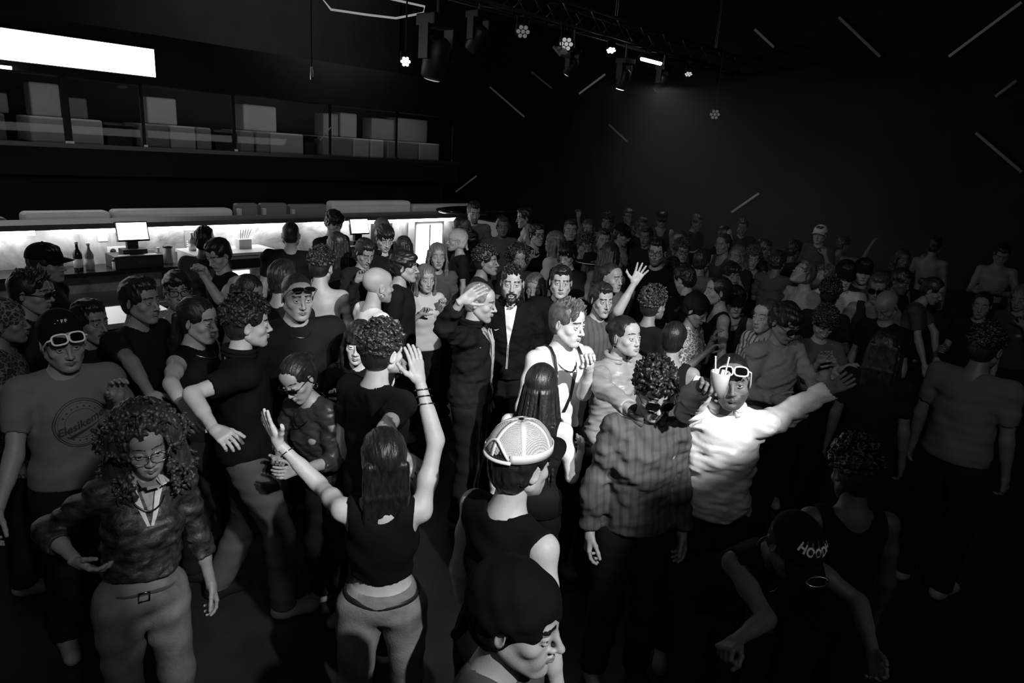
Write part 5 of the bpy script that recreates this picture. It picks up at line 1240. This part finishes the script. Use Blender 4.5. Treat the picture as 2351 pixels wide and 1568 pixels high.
def ring_mesh(r0, r1, n=64, ys=1.0):
    me = bpy.data.meshes.new('ring'); v = []
    for k in range(n):
        a = 2 * PI * k / n; v += [(r0 * math.cos(a), r0 * ys * math.sin(a), 0), (r1 * math.cos(a), r1 * ys * math.sin(a), 0)]
    f = [(2 * k, 2 * k + 1, 2 * ((k + 1) % n) + 1, 2 * ((k + 1) % n)) for k in range(n)]
    me.from_pydata(v, [], f); return me
def front_frame(info, x, z, tilt=0, y=.12):
    P0 = info['tp'](x, y, z) * info['S']; T4 = info['T'].to_4x4()
    # drawing x -> body -X seen from the front, so letters read correctly
    B = Matrix(((-1, 0, 0), (0, 0, 1), (0, 1, 0))).to_4x4()
    return Matrix.Translation(P0) @ T4 @ B @ Matrix.Rotation(rad(tilt), 4, 'Z')
q = I['print']; pd = mat('print_dark', .035, .7); pg = mat('print_grey', .07, .7)
F0 = front_frame(q, -.015, 1.255, 8)
for r0, r1, mm in ((.108, .112, pd), (.100, .104, pd), (.092, .0935, pg), (.066, .068, pd)): project_print(q['top'], ring_mesh(r0, r1), F0, mm, 'printed_ring')
def star(me_r=.006):
    me = bpy.data.meshes.new('star'); me.from_pydata([((me_r if k % 2 == 0 else me_r * .42) * math.sin(k * PI / 5), (me_r if k % 2 == 0 else me_r * .42) * math.cos(k * PI / 5), 0) for k in range(10)], [], [tuple(range(9, -1, -1))]); return me
for k in range(20):
    a = 2 * PI * k / 20
    if abs(math.sin(a)) > .35: project_print(q['top'], star(), F0 @ Matrix.Translation((.080 * math.cos(a), .080 * math.sin(a), 0)), pd, 'printed_star')
project_print(q['top'], text_mesh('Elesikemer', .050, bold=.0012, shear=.35), F0 @ Matrix.Translation((.004, .0, .001)) @ Matrix.Rotation(rad(12), 4, 'Z'), pd, 'printed_lettering', lift=.003)
me = bpy.data.meshes.new('swash'); me.from_pydata([(-.07, -.052, 0), (-.02, -.034, 0), (.09, -.008, 0), (.10, -.003, 0), (.02, -.034, 0), (-.03, -.052, 0), (-.05, -.062, 0)], [], [(0, 6, 5, 4, 3, 2, 1)]); project_print(q['top'], me, F0, pd, 'printed_swash')
# beanie lettering and white glasses on it
Mh = q['Mh']
glasses(q['o'], Mh @ Matrix.Translation((0, .004, -.008)), mat('white_plastic', .9, .35), mat('dark_lens', .004, .06), 'big', up=1, thick=.0042)
for i_, ch_ in enumerate('\u00b7\u0447FF'):
    me = text_mesh(('.', '\'', 'F', 'F')[i_], .022, bold=.0006); me.materials.clear(); me.materials.append(mat('paper', .8, .6))
    a = rad(58 + 12 * i_ - 90 + 90 - 10)
    x_ = -.030 + .014 * i_
    o = link('hat_lettering', me, q['o']); o.matrix_local = Mh @ Matrix.Translation((-x_, .062 - .5 * x_ * x_, .122)) @ Matrix.Rotation(PI, 4, 'Z') @ Matrix.Rotation(rad(38), 4, 'X')
# white T-shirt and zip of the bearded man
q = I['beard']
def strip_front(info, x0, x1, z0, z1, name, m, lift=.004, parent=None):
    me = bpy.data.meshes.new(name); n_ = 14; v = []; f = []
    for i in range(n_ + 1):
        t_ = i / n_; v += [(x0[0] + (x0[1] - x0[0]) * t_, (z1 - z0) * t_, 0), (x1[0] + (x1[1] - x1[0]) * t_, (z1 - z0) * t_, 0)]
    f = [(2 * i, 2 * i + 1, 2 * i + 3, 2 * i + 2) for i in range(n_)]
    me.from_pydata(v, [], f); me.update()
    o_ = project_print(info['top'], me, front_frame(info, 0, z0), m, name, sub=.02, lift=lift)
    return o_
strip_front(q, (-.004, -.045), (.004, .045), 1.20, 1.465, 'tshirt_front', cloth_mat(.86)); strip_front(q, (-.006, -.006), (-.002, -.002), 1.02, 1.20, 'zip', cloth_mat(.86)); strip_front(q, (.003, .003), (.006, .006), 1.02, 1.20, 'zip', cloth_mat(.86))
me = bpy.data.meshes.new('logo'); me.from_pydata([(-.018, -.004, 0), (-.006, -.008, 0), (.022, .008, 0), (-.004, -.001, 0)], [], [(0, 1, 2, 3)]); project_print(q['top'], me, front_frame(q, .09, 1.30), cloth_mat(.86), 'chest_logo')
# straps on the bright top
q = I['hero']
blackc = mat('black_strap', .012, .5)
for s_ in (-1, 1):
    S_ = q['S']; tp_ = q['tp']
    pts = [tp_(s_ * .088, y_, z_) * S_ for (y_, z_) in ((.105, 1.30), (.098, 1.38), (.070, 1.445), (.02, 1.482), (-.04, 1.478), (-.10, 1.42), (-.118, 1.34))]
    b = MB(); b.tube(pts, .008, 8); b.obj('shoulder_strap', blackc, q['o'], smooth=True)
strip_front(q, (-.03, .028), (-.008, .052), 1.12, 1.40, 'tie', blackc)
# white collars under the curly woman's top
q = I['curly']
strip_front(q, (-.012, -.075), (-.002, -.045), 1.30, 1.46, 'collar_strip', mat('shirt_collar', .5, .7)); strip_front(q, (.000, .035), (.010, .062), 1.30, 1.46, 'collar_strip', mat('shirt_collar', .5, .7)); strip_front(q, (-.006, -.032), (.006, .030), 1.36, 1.46, 'neck_panel', skin_mat(.22))
# scarf tassels of the man with the hand on his head
q = I['hand']
for i in range(9):
    x_ = -.05 + i * .0125; b = MB(); rr_ = random.Random(i)
    b.tube([q['tp'](x_, .09 + .02 * math.sin(i), 1.44) * q['S'], q['tp'](x_ * .7, .135, 1.36) * q['S'], q['tp'](x_ * .6 + rr_.uniform(-.01, .01), .142, 1.25) * q['S'], q['tp'](x_ * .5, .14, 1.10 + rr_.uniform(-.05, .05)) * q['S']], .004, 6); b.obj('scarf_tassel', cloth_mat(.45), q['o'], smooth=True)
strip_front(q, (-.01, -.04), (.02, .04), .98, 1.44, 'shirt_front', cloth_mat(.30))
# bracelets on the raised arms
q = I['arms']
for i, ks in ((1, (.62, .75, .86)), (0, (.8,))):
    el, wr, hd = q['J'][i]; d_ = (wr - el).normalized(); Mx = dirmat(d_, (0, 0, 1))
    for k_ in ks:
        c_ = el.lerp(wr, k_); b = MB(); b.tube([(c_ + Mx @ Vector((.031 * math.cos(t_ * PI / 8), .006 * math.sin(t_ * PI / 8), .031 * math.sin(t_ * PI / 8)))) * q['S'] for t_ in range(16)], .0022, 6, closed=True); b.obj('bracelet', mat('steel_wire', .35, .25, metal=1) if k_ != .75 else mat('dark_chain', .1, .3, metal=1), q['o'], smooth=True)
q = I['arms']
for sgn in (1,):
    b = MB(); b.tube([q['tp']((.145) * math.cos(t_ * PI / 16), .104 * math.sin(t_ * PI / 16) - .004, .995 + .004 * math.sin(t_)) * q['S'] for t_ in range(32)], .013, 8, closed=True); b.obj('belt', blackc, q['o'], smooth=True)
q = I['curly']
b = MB(); b.tube([q['tp'](.148 * math.cos(t_ * PI / 16), .108 * math.sin(t_ * PI / 16) - .004, .985 + .004 * math.sin(t_)) * q['S'] for t_ in range(32)], .010, 8, closed=True); b.obj('belt', cloth_mat(.05), q['o'], smooth=True)
b = MB(); b.tube([q['tp'](.02 + x_, .125, .985 + z_) * q['S'] for x_, z_ in ((-.02, -.02), (.02, -.02), (.02, .02), (-.02, .02))], .004, 6, closed=True); b.obj('buckle', mat('steel_wire', .35, .25, metal=1), q['o'], smooth=True)
# phone in the hand of the man with the earring
q = I['phone']; el, wr, hd = q['J'][1]; wp = q['base'] + q['Rz'] @ ((wr + hd * .10) * q['S'])
t = empty('phone', wp + Vector((0, 0, .035)), AZ); tag(t, 'black phone held up by the man with an earring on the left', 'phone')
MB().box((-.038, -.005, -.075), (.038, .004, .075), Matrix.Rotation(rad(-50), 4, 'Z') @ Matrix.Rotation(rad(60), 4, 'X')).obj('case', mat('black_plastic', .008, .2), t, bevel=.004)
MB().box((-.034, .004, -.070), (.034, .0055, .070), Matrix.Rotation(rad(-50), 4, 'Z') @ Matrix.Rotation(rad(60), 4, 'X')).obj('screen', mat('dark_lens', .004, .06), t)
# cup of the man in the white jacket
q = I['white']; el, wr, hd = q['J'][1]; c_ = (wr + hd * .085) * q['S']
wp = q['base'] + q['Rz'] @ c_
b = MB(); b.lathe([(.028, -.05), (.038, .05), (.036, .052), (.026, -.046)], 20)
o = b.obj('plastic_cup', mat('cup_plastic', .55, .15, spec=.8), smooth=True, loc=wp + Vector((.03, -.03, 0))); tag(o, 'pale plastic cup held up in front of the white jacket', 'cup')
b = MB()
for dx in (-.012, .012): b.tube([(dx, 0, -.02), (dx * 2.2, .01, .11)], .0035, 6)
b.obj('straw', mat('paper', .8, .6), o)
# lettering on the bent cap
q = I['bow']; capo = [c for c in q['o'].children if c.name.startswith('cap_crown')][0]
Rc = q['Mh'] @ Matrix.Translation((0, -.012, .030))
for k_, side in enumerate((1,)):
    me = text_mesh('HOODH', .052, bold=.002)
    bm = bmesh.new(); bm.from_mesh(me)
    for v in bm.verts:
        a = PI / 2 + v.co.x / .104; e = .80 + v.co.y / .11
        v.co = Rc @ Vector((.0985 * math.cos(e) ** .8 * math.cos(a), .1215 * math.cos(e) ** .8 * math.sin(a), .0135 + .104 * math.sin(e) ** 1.05))
    me2 = bpy.data.meshes.new('cap_lettering'); bm.to_mesh(me2); bm.free(); me2.materials.append(mat('silver_thread', .75, .45)); link('cap_lettering', me2, capo)
b = MB(); b.tube([Rc @ Vector((.045 * math.cos(t_ * PI / 12), .165 + .018 * math.sin(t_ * PI / 12), .018)) for t_ in range(24)], .004, 6, closed=True); b.obj('metal_ring', mat('steel_wire', .35, .25, metal=1), q['o'], smooth=True)

# ---- keep an eye on crowding
import itertools
for (la, a, oa), (lb, b_, ob) in itertools.combinations(PEOPLE, 2):
    d = ((a - b_).to_2d()).length
    if d < .36: print('CLOSE %.2f | %s | %s' % (d, la[:50], lb[:50]))
for la, a, oa in PEOPLE:
    s_, c_ = a.dot(AV), a.dot(CV)
    if c_ > 4.5: print('POS', oa.name, round(s_, 2), round(c_, 2), la[:60])
ls = [o['label'] for o in bpy.data.objects if 'label' in o and not o.parent]
for l_ in set(ls):
    if ls.count(l_) > 1: print('DUP', l_)
    if not 4 <= len(l_.split()) <= 16: print('LEN', len(l_.split()), l_)
